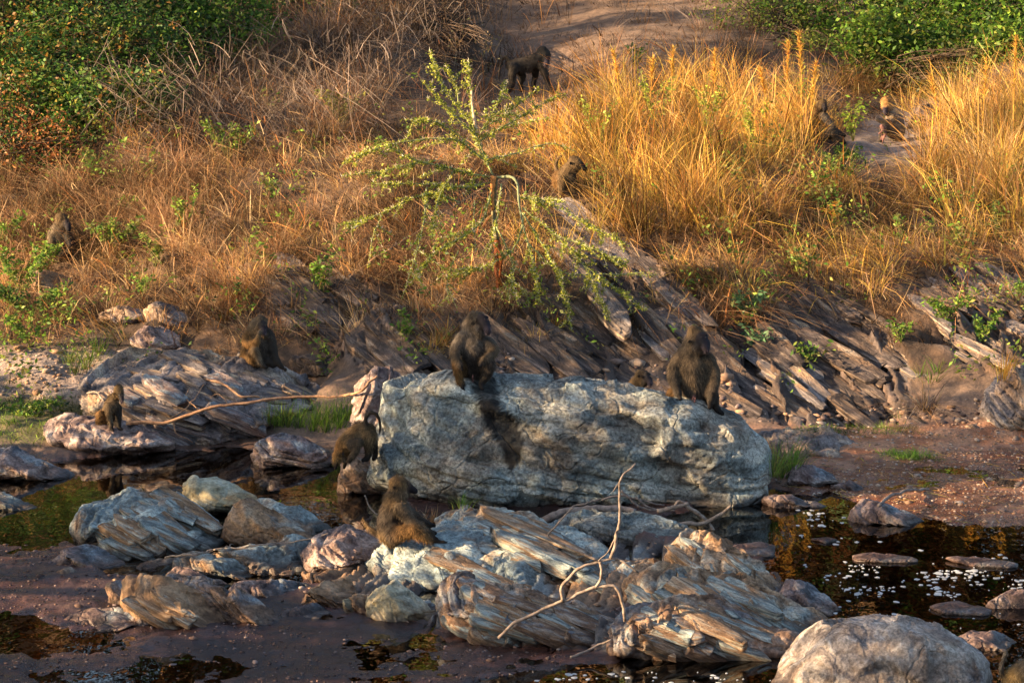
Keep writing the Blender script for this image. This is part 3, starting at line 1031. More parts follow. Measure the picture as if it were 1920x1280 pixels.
R("rock", "upright cream cobble at the front foot of the tan stones", "rock", Z4((172, 995), (230, 985), (245, 1020), (240, 1085), (200, 1085), (175, 1040)), "tan", T=0.15, k=0.5, n=24, cuts=6, cutd=0.7)
R("rock", "small cream cobble left of the upright cream cobble", "rock", Z4((150, 1010), (172, 1002), (190, 1040), (205, 1080), (165, 1085), (148, 1045)), "cream", T=0.12, k=0.5, n=18, cuts=5, cutd=0.7)
R("rock", "broken tan rock pieces at the mud edge under the pink boulder", "rock", Z4((25, 1010), (90, 960), (165, 935), (190, 985), (165, 1075), (90, 1070), (20, 1040)), "tan", T=0.3, k=0.9, n=48, lay=0.05, rough=1.8, cuts=6, cutd=0.76)
R("rock", "low dark rock pointing right at the mud edge of the left pile", "rock", Z3((925, 1075), (990, 1030), (1050, 1012), (1110, 1050), (1125, 1080), (1020, 1095), (940, 1100)), "grey", T=0.2, k=1.0, n=36, lay=0.04)
R("rock", "rust-orange block on the slope below the pink boulder", "rock", Z4((160, 880), (200, 835), (250, 840), (270, 870), (220, 900), (170, 900)), "rust", T=0.14, k=0.9, n=24, Yb=23.4)
R("rock_slab", "thick blue-green slab under the driftwood log", "rock", Z4((850, 765), (920, 720), (1050, 718), (1170, 724), (1270, 768), (1275, 805), (1200, 845), (1080, 850), (1000, 835), (920, 800)), "blue_boulder", T=0.35, k=0.9, n=56, lay=0.04, thick=0.12, angle=5)
R("rock_slab", "upright smooth ribbed slab peaking at the upper end of the right outcrop", "rock", Z5((80, 890), (125, 790), (175, 773), (240, 788), (300, 826), (380, 885), (475, 968), (490, 1010), (420, 1040), (300, 1010), (180, 980), (90, 950)), "slate_tan", T=0.3, k=0.9, n=64, lay=0.07, thick=0.10, angle=35)
R("rock_outcrop", "ribbed outcrop of rusty blue layers dipping right into the pool", "rock",
  Z5((-40, 960), (0, 895), (100, 888), (220, 925), (340, 955), (470, 1008), (560, 1045), (620, 1090), (600, 1130), (520, 1175), (420, 1195), (260, 1180), (60, 1080)),
  "slate_tan", T=0.35, k=1.2, n=84, lay=0.055, thick=0.08, angle=27, rough=1.3, cuts=3, cutd=0.88)
R("rock_outcrop", "big rusty striped block at the water's edge in front of the right outcrop", "rock",
  Z5((-105, 1215), (-95, 1150), (-60, 1095), (0, 1048), (60, 998), (140, 978), (260, 988), (350, 1028), (430, 1098), (515, 1152), (510, 1200), (440, 1225), (350, 1245), (200, 1245), (60, 1240), (-90, 1240)),
  "rust", T=0.45, k=0.75, n=92, lay=0.055, thick=0.085, angle=22, rough=1.3, cuts=4, cutd=0.84)
R("rock", "grey pointed stone at the pool end of the right outcrop", "rock", Z5((465, 985), (495, 943), (560, 968), (615, 1008), (670, 1062), (650, 1085), (560, 1080), (480, 1030)), "grey", T=0.2, k=0.9, n=36)
R("boulder", "rounded pitted grey boulder at the bottom right", "boulder",
  Z5((440, 1300), (478, 1205), (540, 1122), (640, 1070), (760, 1058), (900, 1063), (990, 1096), (1062, 1128), (1112, 1180), (1152, 1250), (1180, 1310), (1160, 1420), (800, 1460), (480, 1420)),
  "round", T=0.65, k=0.45, n=84, lay=0.0, rough=0.9, cuts=5, cutd=0.86, boxy=0.8, Yb=19.6, grow=1.02)
R("rock", "long flat dark stone in the water by the right end of the huge boulder", "rock", Z5((412, 668), (500, 656), (570, 678), (615, 702), (560, 722), (450, 712)), "grey", T=0.14, k=1.0, n=30, lay=0.03, angle=12)
R("rock", "long grey wedge stone half in the right pool by the bent stick", "rock", Z5((695, 735), (740, 678), (800, 688), (900, 738), (955, 762), (900, 785), (760, 768), (715, 758)), "grey", T=0.2, k=1.0, n=36, lay=0.03, angle=24)
R("rock", "pale pyramid stone at the right edge of the pool", "rock", Z5((1160, 1030), (1230, 973), (1290, 990), (1350, 1015), (1350, 1070), (1200, 1072), (1165, 1055)), "pink", T=0.22, k=0.7, n=30, cuts=7, cutd=0.68, lay=0.0)
R("rock", "flat rounded stone in the water right of the pitted boulder", "rock", Z5((1058, 1135), (1100, 1111), (1180, 1113), (1240, 1140), (1290, 1168), (1250, 1195), (1170, 1212), (1090, 1195)), "grey", T=0.2, k=1.1, n=36, lay=0.01)
R("rock", "small grey stone on the gravel shore above the wedge stone", "rock", Z5((640, 630), (700, 608), (772, 650), (760, 672), (690, 672)), "grey", T=0.14, k=1.0, n=24)
R("rock_slab", "low brown layered ledge on the right shore behind the grass clump", "rock", Z5((400, 455), (500, 432), (600, 440), (700, 488), (755, 540), (690, 590), (600, 600), (520, 590), (430, 520)), "bank_pale", T=0.22, k=2.2, n=56, lay=0.05, angle=20, Yb=26.2)
R("rock", "dark low rock beside the green grass clump at the right shore", "rock", Z5((495, 575), (560, 556), (640, 575), (660, 610), (580, 640), (500, 625)), "grey", T=0.16, k=1.2, n=28, zbase=0.0)
R("rock_slab", "grey ribbed ledge low on the right shore near the green turf strip", "rock", Z5((870, 485), (940, 443), (1060, 448), (1110, 480), (1000, 520), (890, 530)), "bank_pale", T=0.18, k=2.0, n=40, lay=0.05, angle=20, Yb=27.0)
R("boulder", "big brown rounded outcrop at the right edge above the shore", "boulder", Z5((1130, 400), (1160, 330), (1210, 275), (1290, 250), (1400, 240), (1400, 500), (1250, 500), (1170, 480)), "bank_pale", T=0.5, k=0.8, n=56, lay=0.05, angle=30, Yb=27.4)
R("rock", "low tan stone at the foot of the brown outcrop on the right", "rock", Z5((1070, 435), (1130, 412), (1180, 440), (1190, 475), (1100, 478)), "bank_pale", T=0.2, k=1.0, n=28, Yb=27.3)
R("rock", "flat brown stone high on the left bank below the dry grass", "rock", Z3((340, 60), (400, 30), (470, 35), (530, 60), (520, 90), (400, 95)), "bank_pale", T=0.2, k=1.0, n=30, Yb=29.9)
R("rock", "brown angular stone right of the flat brown stone on the left bank", "rock", Z3((480, 45), (540, 15), (600, 40), (640, 90), (560, 110), (500, 90)), "bank_pale", T=0.2, k=0.8, n=30, Yb=29.7)
R("rock", "rounded dusty rock above the pale layered outcrop at left", "rock", Z3((440, 150), (480, 105), (540, 92), (590, 120), (600, 180), (480, 190)), "pink", T=0.25, k=0.8, n=32, Yb=29.2)
R("rock", "brown rock wedged right of the thinking baboon", "rock", Z3((975, 210), (1040, 185), (1130, 210), (1200, 270), (1180, 310), (1060, 290), (990, 250)), "bank_rock", T=0.3, k=1.0, n=40, Yb=28.7)
R("rock", "pale lump of rock in the grass at the left edge of the bank", "rock", [(20, 570), (45, 530), (90, 512), (140, 520), (150, 560), (110, 600), (40, 605)], "tan", T=0.3, k=0.7, n=32, Yb=31.2)
R("rock", "brown boulder beside the seated baboon at the upper right", "rock", [(1700, 245), (1712, 215), (1740, 198), (1770, 212), (1785, 250), (1740, 268)], "bank_rock", T=0.4, k=0.8, n=30, Yb=37.6)
for (lab, pts) in (("small pink stone on the mud near the left edge", Z3((55, 775), (90, 760), (140, 775), (135, 795), (70, 795))),
                   ("small pale stone in the dark mud right of the pink stone", Z3((185, 748), (220, 738), (262, 752), (250, 768), (200, 768))),
                   ):
    R("rock", lab, "rock", pts, "pink", T=0.1, k=1.8, n=18, lay=0.0)
R("rock_slab", "low blue slab in the dip between the middle and right outcrops", "rock", Z4((1020, 900), (1100, 880), (1190, 880), (1260, 930), (1270, 1010), (1190, 1060), (1090, 1060), (1030, 990)), "slate", T=0.3, k=1.6, n=48, lay=0.05)
R("rock", "dark wet rubble slab under the bleached forked branch", "rock", Z4((1040, 1030), (1100, 1010), (1190, 1030), (1200, 1100), (1120, 1140), (1050, 1110)), "grey", T=0.25, k=1.0, n=40, lay=0.05)
R("rock_slab", "blue-grey slab joining the left pile to the pink boulder", "rock", Z3((880, 800), (960, 790), (1040, 810), (1060, 860), (1010, 900), (900, 880)), "slate", T=0.25, k=1.3, n=40, lay=0.05)
R("rock", "brown broken rock filling the gap below the pink boulder", "rock", Z4((20, 930), (90, 915), (180, 900), (210, 950), (160, 1000), (60, 1000)), "tan", T=0.3, k=1.2, n=44, lay=0.05)
R("rock_slab", "flat slab between the ribbed slate pile and the tan slab", "rock", Z3((420, 900), (500, 885), (600, 870), (640, 900), (600, 945), (480, 945)), "slate_tan", T=0.2, k=1.8, n=40, lay=0.04)
# mud islets in the right pool
for (lab, pts) in (("long mud islet in the right pool above the floating foam", Z5((715, 852), (780, 848), (900, 866), (915, 880), (800, 882), (720, 872))),
                   ("flat stony islet near the right edge of the pool", Z5((1030, 862), (1120, 860), (1250, 885), (1240, 900), (1120, 893))),
                   ("low dark mud bar beside the right outcrop's upper end", Z5((310, 825), (400, 812), (445, 825), (440, 860), (350, 862))),
                   ("dark stone bar in the pool below the foam", Z5((975, 1025), (1060, 1010), (1165, 1040), (1150, 1058), (1020, 1052))),
                   ("thin mud bar in the right pool beside the wedge stone", Z5((575, 800), (620, 795), (655, 805), (620, 817)))):
    R("mud_islet", lab, "mud bar", pts, "grey", T=0.05, k=2.8, n=26, lay=0.0, zbase=0.0, rough=0.6, cuts=0)

# ------------------------------------------------------------------ bedrock slabs on the bank
_slab_cache = {}


def slab_mesh(kind, seed):
    key = (kind, seed)
    if key in _slab_cache:
        return _slab_cache[key]
    n = 12
    if n not in _CS:
        _CS[n] = cube_sphere(n)
    D, F = _CS[n]
    rg = np.random.default_rng(seed * 7 + 1)
    Lg = np.array([3.6, 1.7, 0.8]) * rg.uniform(0.75, 1.25, 3)
    V = np.sign(D) * np.abs(D) ** 0.16
    V = V / np.abs(V).max(0) * Lg * 0.5
    for j in range(12):                                       # broken ends and edges
        w = rg.normal(size=3)
        if j < 7:
            w[2] *= 0.25
        else:
            w = np.array([w[0] * 0.35, w[1] * 0.7, abs(w[2]) * 1.6])
        w /= np.linalg.norm(w)
        dd = V @ w
        V = V - w[None] * np.maximum(0, dd - dd.max() * (rg.uniform(0.60, 0.9) if j < 7 else rg.uniform(0.72, 0.95)))[:, None]
    V = V + 0.05 * np.stack([fbm(V * 1.3, 3, seed), fbm(V * 1.3, 3, seed + 5), fbm(V * 1.3, 3, seed + 9)], -1)
    st = hash1(np.floor(V[:, 2] * 7 + 0.6 * fbm(V * 0.6, 2, seed + 3)), seed) - 0.5
    V[:, 1] += 0.13 * st * np.sign(V[:, 1])
    V[:, 0] += 0.10 * st * np.sign(V[:, 0])
    st = hash1(np.floor(V[:, 1] * 3 + V[:, 0] * 0.5 + fbm(V * 0.7, 2, seed + 4)), seed + 8) - 0.5
    V[:, 2] += 0.07 * st
    V = V / Lg
    me = fast_mesh("slab", V, [F], True)
    me.materials.append(M[kind])
    _slab_cache[key] = me
    return me


def plates(root, poly, count, ang, length, width, mats, seed, hit, nrm=(0.15, -0.75, 0.65), lift=(-0.25, 0.45), thin=(0.9, 1.6)):
    rg = np.random.default_rng(seed)
    us = [p[0] for p in poly]
    vs_ = [p[1] for p in poly]
    k = tries = 0
    nrm0 = Vector(nrm).normalized()
    while k < count and tries < 3000:
        tries += 1
        u, v = rg.uniform(min(us), max(us)), rg.uniform(min(vs_), max(vs_))
        if poly_sd(np.array([u]), np.array([v]), poly)[0] < 5:
            continue
        a = math.radians(rg.uniform(*ang))
        ln = rg.uniform(*length)
        # the ledge where the side-on baboon sits is worn flat
        if min(math.hypot((u + f_ * math.cos(a) * ln - 785) / 85, (v + f_ * math.sin(a) * ln - 1000) / 34) for f_ in (-0.5, -0.25, 0, 0.25, 0.5)) < 1:
            continue
        a0 = hit(u - math.cos(a) * ln / 2, v - math.sin(a) * ln / 2)
        b0 = hit(u + math.cos(a) * ln / 2, v + math.sin(a) * ln / 2)
        mid = hit(u, v)
        if a0 is None or b0 is None or mid is None:
            continue
        d = b0 - a0
        px = a0.y * PXM
        if d.length > 1.9 * ln * px or d.length < 0.1 or ((a0 + b0) / 2 - mid).length > 0.5 * ln * px:
            continue
        X = d.normalized()
        Yv = nrm0.cross(X).normalized()
        Zv = X.cross(Yv)
        w = rg.uniform(*width) * px
        t = w * rg.uniform(*thin)
        sz = (d.length * 1.05, w * 1.5, t)
        mt = Matrix([[X[i] * sz[0], Yv[i] * sz[1], Zv[i] * sz[2]] for i in range(3)]).to_4x4()
        mt.translation = mid - root.location + nrm0 * (rg.uniform(*lift) * t)
        mk = mats[int(rg.integers(0, len(mats)))]
        o = bpy.data.objects.new("slab", slab_mesh(mk, int(rg.integers(0, 14))))
        COL.objects.link(o)
        o.parent = root
        o.matrix_local = mt
        k += 1


def outcrop(label, poly, count, ang=(36, 46), length=(60, 200), width=(12, 40), pale=0.35, seed=1):
    us = [p[0] for p in poly]
    vs_ = [p[1] for p in poly]
    root = empty("rock_outcrop", hit_ground(sum(us) / len(us), sum(vs_) / len(vs_)))
    tag(root, label, "rock outcrop")
    pl = int(round(pale * 10))
    plates(root, poly, count, ang, length, width, ["bank_pale"] * pl + ["bank_rock"] * (10 - pl), seed, lambda u, v: hit_ground(u, v, 26, 40),
           lift=(-0.55, 0.0), thin=(0.35, 1.1))
    return root


outcrop("dark steep slabs of bedrock on the bank right of the thinking baboon", ROCKZ[0], 60, seed=3, pale=0.1)
outcrop("long pale sloping slabs of bedrock under the right side of the thorn sapling", ROCKZ[1], 34, seed=4, pale=0.3, ang=(40, 47))
outcrop("brown broken bedrock behind the huge boulder", ROCKZ[2], 60, seed=5, pale=0.1, ang=(30, 40))
outcrop("striped brown bedrock on the bank right of the big male baboon", ROCKZ[3], 95, seed=6, pale=0.2, ang=(28, 44))
outcrop("grey broken bedrock high on the bank at the right edge", ROCKZ[4], 40, seed=7, pale=0.4, ang=(20, 40), length=(60, 140), width=(10, 26))

# ------------------------------------------------------------------ layered outcrops: give the big ones slabs of their own


def hit_rock(u, v):
    return PV(u, v, hitY(u, v))


def hit_core(label, u, v):
    o = Vector((0, 0, CAMH))
    loc, nr, i, dist = CORE_BVH[label].ray_cast(o, (PV(u, v, 20) - o).normalized())
    return loc


def layered(label, mats, ang, length, width, count, seed, nrm=(0.25, -0.45, 0.85), inset=0, lift=(-0.42, 0.05), thin=(0.55, 1.0)):
    core = [o for o in COL.objects if o.get("label") == label][0]
    root = empty(core.name.split(".")[0], core.location)
    nm = core.name
    tag(root, label, core["category"])
    core.name = "core"
    root.name = nm
    for key in ("label", "category"):
        del core[key]
    core.parent = root
    core.location = (0, 0, 0)
    plates(root, LAYER_POLY[label], count, ang, length, width, mats, seed, lambda u, v: hit_core(label, u, v), nrm, lift, thin)


layered("blue-grey ribbed slab pile between the dark pool and the pale wedge rock", ["slate"] * 5 + ["slate_tan"], (22, 34), (60, 150), (14, 32), 26, 1)
layered("long blue-grey outcrop top that the side-on baboon sits on", ["slate"] * 5 + ["slate_tan"], (16, 30), (80, 230), (16, 40), 34, 2)
layered("rusty layered rock face at the front of the long middle outcrop", ["slate_tan", "slate", "rust", "slate"], (14, 28), (70, 170), (14, 34), 30, 3)
layered("ribbed outcrop of rusty blue layers dipping right into the pool", ["slate", "slate", "slate_tan"], (22, 36), (90, 220), (16, 36), 32, 4)
layered("big rusty striped block at the water's edge in front of the right outcrop", ["rust", "slate_tan", "slate"], (15, 30), (80, 190), (14, 34), 34, 5)
layered("broad pale layered outcrop under the thinking baboon on the left bank", ["bank_pale", "bank_pale", "grey"], (10, 36), (50, 140), (14, 34), 34, 6,
        nrm=(0.1, -0.3, 0.95))
layered("upright smooth ribbed slab peaking at the upper end of the right outcrop", ["slate_tan", "slate"], (32, 46), (60, 120), (12, 24), 12, 7)
layered("large tan slab with a smooth brown face at the front left", ["tan", "tan", "slate_tan"], (24, 34), (70, 150), (12, 24), 8, 8)
# ------------------------------------------------------------------ vegetation tools


def ribbons(base, az, H, lean, curl, width, col, up=None, segs=3, tipcol=1.25, seed=0):
    """many grass blades or thin stems: base (N,3), azimuth, length, lean outwards, curl over, width, colour (N,3)"""
    rg = np.random.default_rng(seed)
    n = len(base)
    if up is None:
        up = np.ones(n)
    ts = np.linspace(0, 1, segs + 1)
    hx, hy = np.cos(az), np.sin(az)
    wa = rg.uniform(0, np.pi, n)
    wx, wy = np.cos(wa), np.sin(wa) * 0.5
    V, C = [], []
    for j, t in enumerate(ts):
        out = H * (lean * t + curl * t * t)
        z = H * (up * t - 0.55 * np.abs(curl) * t ** 2.4)
        c = np.stack([base[:, 0] + hx * out, base[:, 1] + hy * out, base[:, 2] + z], -1)
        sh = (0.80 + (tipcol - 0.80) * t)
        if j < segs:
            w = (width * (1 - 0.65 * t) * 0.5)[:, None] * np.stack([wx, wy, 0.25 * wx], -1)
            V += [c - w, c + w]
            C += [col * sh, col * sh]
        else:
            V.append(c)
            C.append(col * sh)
    V = np.stack(V, 1)                     # n, 2*segs+1, 3
    C = np.stack(C, 1)
    m = 2 * segs + 1
    off = (np.arange(n) * m)[:, None]
    Q = []
    for j in range(segs - 1):
        Q.append(off + np.array([[2 * j, 2 * j + 1, 2 * j + 3, 2 * j + 2]]))
    T = off + np.array([[2 * segs - 2, 2 * segs - 1, 2 * segs]])
    return V.reshape(-1, 3), [np.concatenate(Q) if Q else np.zeros((0, 4), int), T], C.reshape(-1, 3)


def leaves(cent, size, col, seed=0, aspect=0.45, droop=0.0):
    rg = np.random.default_rng(seed)
    n = len(cent)
    d = rg.normal(size=(n, 3))
    d[:, 2] = d[:, 2] * 0.6 - droop
    d /= np.linalg.norm(d, axis=1)[:, None]
    e = np.cross(d, rg.normal(size=(n, 3)))
    e /= np.linalg.norm(e, axis=1)[:, None]
    f = np.cross(d, e)
    s = np.asarray(size)
    if s.ndim == 0:
        s = np.full(n, float(s))
    s = (s * rg.uniform(0.5, 1.5, n))[:, None]
    a = cent - d * s * 0.5
    b = cent + e * s * aspect * 0.5 - f * s * 0.08
    c = cent + d * s * 0.5 + f * s * 0.05
    g = cent - e * s * aspect * 0.5 - f * s * 0.08
    V = np.stack([a, b, c, g], 1).reshape(-1, 3)
    Q = np.arange(n * 4).reshape(-1, 4)
    return V, [Q], np.repeat(col, 4, 0)


# patches flattened where the baboons sit and stand
TRODDEN = [(1064, 412, 56, 50, 0.97), (992, 195, 64, 38, 0.85), (1662, 300, 70, 62, 0.98), (112, 515, 42, 34, 0.75), (1555, 290, 32, 30, 0.75), (480, 705, 60, 30, 0.9),
           (936, 545, 30, 26, 0.8)]


def gpoints(n, u0, u1, v0, v1, seed=0, density=None):
    """points on the ground, spread evenly as seen in the view; density(u, v) in 0..1 thins them"""
    rg = np.random.default_rng(seed)
    u = rg.uniform(u0, u1, n)
    v = rg.uniform(v0, v1, n)
    if density is not None:
        keep = rg.random(n) < density(u, v)
        u, v = u[keep], v[keep]
    ex = np.ones(len(u))
    for (a, b, ra, rb, q) in TRODDEN:
        ex = ex * (1 - q * sstep(1.25, 0.8, np.hypot((u - a) / ra, (v - b) / rb)))
    keep = rg.random(len(u)) < ex
    u, v = u[keep], v[keep]
    # march in columns: invert v(Y) along the ground for each point
    Yg = np.linspace(26.5, 52.0, 260)
    ub = np.linspace(u0 - 5, u1 + 5, 160)
    k = np.clip(np.searchsorted(ub, u) - 1, 0, 158)
    out = np.zeros((len(u), 3))
    X = (ub[:, None] - 960) / FPX * Yg[None, :]
    Y2 = np.broadcast_to(Yg, X.shape)
    Z = ground_z(X.ravel(), Y2.ravel()).reshape(X.shape)
    _, Vv = project(X, Y2, Z)
    Vm = np.minimum.accumulate(Vv, axis=1)
    for j in range(160):
        s = k == j
        if s.any():
            out[s, 1] = np.interp(-v[s], -Vm[j], Yg)
    out[:, 1] += rg.normal(size=len(u)) * 0.05
    out[:, 0] = (u - 960) / FPX * out[:, 1]
    out[:, 2] = ground_z(out[:, 0], out[:, 1])
    return out, u, v


def pick(pal, n, rg, p=None):
    pal = np.array(pal)
    c = pal[rg.choice(len(pal), n, p=p)]
    return c * rg.uniform(0.7, 1.35, (n, 1))


GOLD = [(0.56, 0.30, 0.05), (0.66, 0.40, 0.08), (0.46, 0.20, 0.035), (0.54, 0.36, 0.10), (0.34, 0.13, 0.03), (0.50, 0.40, 0.06)]
STRAW = [(0.40, 0.27, 0.13), (0.33, 0.19, 0.085), (0.46, 0.34, 0.19), (0.27, 0.14, 0.065)]
BROWN = [(0.20, 0.10, 0.048), (0.28, 0.155, 0.08), (0.13, 0.07, 0.04), (0.34, 0.21, 0.12), (0.23, 0.13, 0.08)]
RED = [(0.24, 0.085, 0.025), (0.33, 0.13, 0.04), (0.14, 0.06, 0.025), (0.40, 0.21, 0.08)]
GREY = [(0.17, 0.13, 0.11), (0.25, 0.20, 0.165), (0.11, 0.08, 0.07), (0.30, 0.23, 0.18)]
GREEN = [(0.10, 0.20, 0.025), (0.16, 0.28, 0.03), (0.06, 0.13, 0.02), (0.24, 0.30, 0.05)]
DKGREEN = [(0.03, 0.085, 0.015), (0.05, 0.12, 0.02), (0.02, 0.05, 0.012), (0.09, 0.17, 0.025), (0.13, 0.15, 0.03)]
OLIVE = [(0.14, 0.15, 0.035), (0.20, 0.19, 0.04), (0.10, 0.10, 0.03)]


def tufts(name, label, n_tufts, per, area, H, pal, seed, dens=None, lean=0.35, curl=0.4, width=0.006, spread=0.07, clump=0.0, kindlabel=True,
          tipcol=1.25, bend=0.0):
    rg = np.random.default_rng(seed)
    P0, u, v = gpoints(n_tufts, *area, seed=seed, density=dens)
    n = len(P0)
    k = rg.poisson(per, n) + 2
    idx = np.repeat(np.arange(n), k)
    m = len(idx)
    az = rg.uniform(0, 2 * np.pi, m)
    rad = np.abs(rg.normal(size=m)) * spread
    b = P0[idx] + np.stack([np.cos(az) * rad, np.sin(az) * rad, np.zeros(m) - 0.015], -1)
    az2 = az + rg.normal(size=m) * 0.9
    hs = rg.uniform(0.4, 1.45, n)[idx] * rg.uniform(0.45, 1.15, m) * (H if np.isscalar(H) else 1)
    if not np.isscalar(H):
        hs = hs * H(u, v)[idx]
    tl = rg.normal(size=(n, 2)) * 0.25 + np.array([bend, 0])
    le = lean * rg.uniform(0.1, 1.3, m)
    cu = curl * rg.normal(0.7, 0.6, m)
    hxx = np.cos(az2) * le + tl[idx, 0]
    hyy = np.sin(az2) * le + tl[idx, 1]
    az3 = np.arctan2(hyy, hxx)
    le = np.hypot(hxx, hyy)
    up = np.sqrt(np.clip(1 - np.minimum(le, 0.95) ** 2, 0.1, 1))
    tint = pick(pal, n, rg)[idx] * 0.5 + pick(pal, m, rg) * 0.5
    tint = tint * (0.26 + 1.15 * sstep(-0.35, 0.35, smooth_noise(u, v, 42, 99)) + 0.2 * rg.normal(size=n))[idx, None].clip(0.25, 1.6)
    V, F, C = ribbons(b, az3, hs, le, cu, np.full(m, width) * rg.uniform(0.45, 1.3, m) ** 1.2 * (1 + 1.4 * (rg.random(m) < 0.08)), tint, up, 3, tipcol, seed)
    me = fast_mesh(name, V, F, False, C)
    o = link(name, me, M["grass"])
    tag(o, label, "grass" if "grass" in name else "brush", kind="stuff")
    return o, P0, u, v


def inrock(u, v, grow=0):
    r = np.full(u.shape, -1e9)
    for p in ROCKZ:
        r = np.maximum(r, poly_sd(u, v, p))
    return r + grow


def smooth_noise(u, v, s, seed):
    return fbm(np.stack([u / s, v / (s * 0.7), u * 0], -1), 3, seed)


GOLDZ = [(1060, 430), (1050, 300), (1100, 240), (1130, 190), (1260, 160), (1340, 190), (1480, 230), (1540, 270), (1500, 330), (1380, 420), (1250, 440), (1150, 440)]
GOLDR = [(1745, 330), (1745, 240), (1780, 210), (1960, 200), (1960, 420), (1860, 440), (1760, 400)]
BARETOP = [(840, -60), (1400, -60), (1390, 60), (1250, 110), (1060, 150), (990, 190), (880, 150)]
PATHR = [(1640, 220), (1740, 200), (1760, 280), (1640, 300), (1580, 270)]


def zone(poly, soft):
    return lambda u, v: sstep(-soft, soft, poly_sd(u, v, poly))


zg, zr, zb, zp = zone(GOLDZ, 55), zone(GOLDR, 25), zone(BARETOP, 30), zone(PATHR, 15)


def bankbase(u, v):
    d = sstep(700, 610, v) * sstep(-60, 40, 1e3 - 0 * u)
    d = d * (1 - (0.97 - 0.38 * (smooth_noise(u, v, 30, 44) > 0.10)) * sstep(-16, 10, inrock(u, v)))
    left = sstep(600, 450, u)
    d = d * (1 - 0.6 * left * sstep(560, 620, v))
    return d


AREA = (-60, 1980, -70, 700)
# fine short dry grass all over the bank
tufts("dry_grass", "short brown dry grass covering the whole riverbank slope", 15000, 6, AREA, 0.24, [(0.085, 0.045, 0.022), (0.13, 0.07, 0.032), (0.06, 0.032, 0.018), (0.20, 0.115, 0.05)], 101,
      lambda u, v: bankbase(u, v) * (1 - 0.2 * zb(u, v)) * (1 - 0.6 * zp(u, v)) * (0.25 + 0.75 * sstep(-0.15, 0.15, smooth_noise(u, v, 60, 3))),
      lean=0.6, curl=0.9, width=0.0075, spread=0.09, tipcol=1.35)
# matted reddish grass in thick clumps
tufts("dry_grass", "matted reddish brown grass hanging over the bedrock", 4300, 13, (-60, 1980, 250, 660), 0.42, RED[:3] + BROWN + STRAW + [(0.11, 0.06, 0.03)], 102,
      lambda u, v: bankbase(u, v) * (1 - zg(u, v)) * sstep(-0.1, 0.12, smooth_noise(u, v, 75, 5)) * sstep(250, 300, v),
      lean=0.7, curl=1.0, width=0.0065, spread=0.10, tipcol=1.4)
# tall golden grass
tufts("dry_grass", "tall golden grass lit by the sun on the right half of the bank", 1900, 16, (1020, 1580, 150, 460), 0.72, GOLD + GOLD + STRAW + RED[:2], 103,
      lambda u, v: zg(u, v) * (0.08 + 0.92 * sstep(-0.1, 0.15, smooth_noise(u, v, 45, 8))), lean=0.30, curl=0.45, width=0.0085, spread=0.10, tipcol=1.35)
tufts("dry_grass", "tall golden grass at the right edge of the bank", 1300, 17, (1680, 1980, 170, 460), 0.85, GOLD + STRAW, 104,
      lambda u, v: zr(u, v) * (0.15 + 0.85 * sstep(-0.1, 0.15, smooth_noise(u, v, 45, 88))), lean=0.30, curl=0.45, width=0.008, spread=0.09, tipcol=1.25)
tufts("dry_grass", "straw coloured grass in scattered clumps between the golden stands", 2600, 13, (940, 1980, 150, 560), 0.46, GOLD + STRAW, 105,
      lambda u, v: (1 - zg(u, v)) * (1 - zr(u, v)) * (1 - 0.9 * zp(u, v)) * bankbase(u, v) * (1 - zb(u, v)) * sstep(-0.02, 0.15, smooth_noise(u, v, 50, 9)),
      lean=0.5, curl=0.8, width=0.007, spread=0.08)
tufts("dry_grass", "pale straw grass along the brow of the bank on the left", 2600, 13, (-60, 940, 240, 640), 0.36, STRAW + STRAW + GOLD[2:4] + RED[:1], 106,
      lambda u, v: bankbase(u, v) * (0.05 + 0.95 * sstep(0.0, 0.15, smooth_noise(u, v, 48, 10))), lean=0.45, curl=0.8, width=0.0065, spread=0.08)
# brown thicket upper left, its shade painted with greys and dark browns
tufts("dry_brush", "tangled brown brush filling the upper left of the bank", 2600, 15, (300, 960, -60, 270), 0.80, GREY + STRAW[:2] + RED[:2] + [(0.13, 0.07, 0.04), (0.10, 0.065, 0.045), (0.07, 0.05, 0.04)], 107,
      lambda u, v: sstep(960, 800, u + 0.9 * (v - 60)) * (0.10 + 0.90 * sstep(-0.05, 0.2, smooth_noise(u, v, 90, 12))), lean=0.55, curl=0.7, width=0.0075, spread=0.16)
tufts("dry_brush", "thin reddish stalks standing at the back of the bank", 500, 7, (840, 1600, -60, 210), 0.55, RED + GREY, 108,
      lambda u, v: (0.35 + 0.65 * (1 - zb(u, v))) * sstep(-0.1, 0.2, smooth_noise(u, v, 90, 13)), lean=0.3, curl=0.3, width=0.008, spread=0.07)
tufts("dry_grass", "faded grass below the green bush at far left", 900, 16, (-60, 360, 320, 480), 0.50, BROWN + STRAW, 109,
      lambda u, v: sstep(-0.3, 0.2, smooth_noise(u, v, 60, 15)), lean=0.6, curl=1.0, width=0.0065, spread=0.12)


def tangle(name, label, n, area, H, pal, seed, dens=None, width=0.006, height=0.35):
    """loose arching twigs and stalks pointing every way"""
    rg = np.random.default_rng(seed)
    P0, u, v = gpoints(n, *area, seed=seed, density=dens)
    m = len(P0)
    P0[:, 2] += rg.uniform(0, height, m)
    az = rg.uniform(0, 2 * np.pi, m)
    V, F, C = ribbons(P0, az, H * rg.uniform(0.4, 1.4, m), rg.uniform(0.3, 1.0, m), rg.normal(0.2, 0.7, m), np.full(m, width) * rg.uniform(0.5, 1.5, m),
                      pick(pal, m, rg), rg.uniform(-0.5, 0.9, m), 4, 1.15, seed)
    return tag(link(name, fast_mesh(name, V, F, False, C), M["grass"]), label, "brush", kind="stuff")


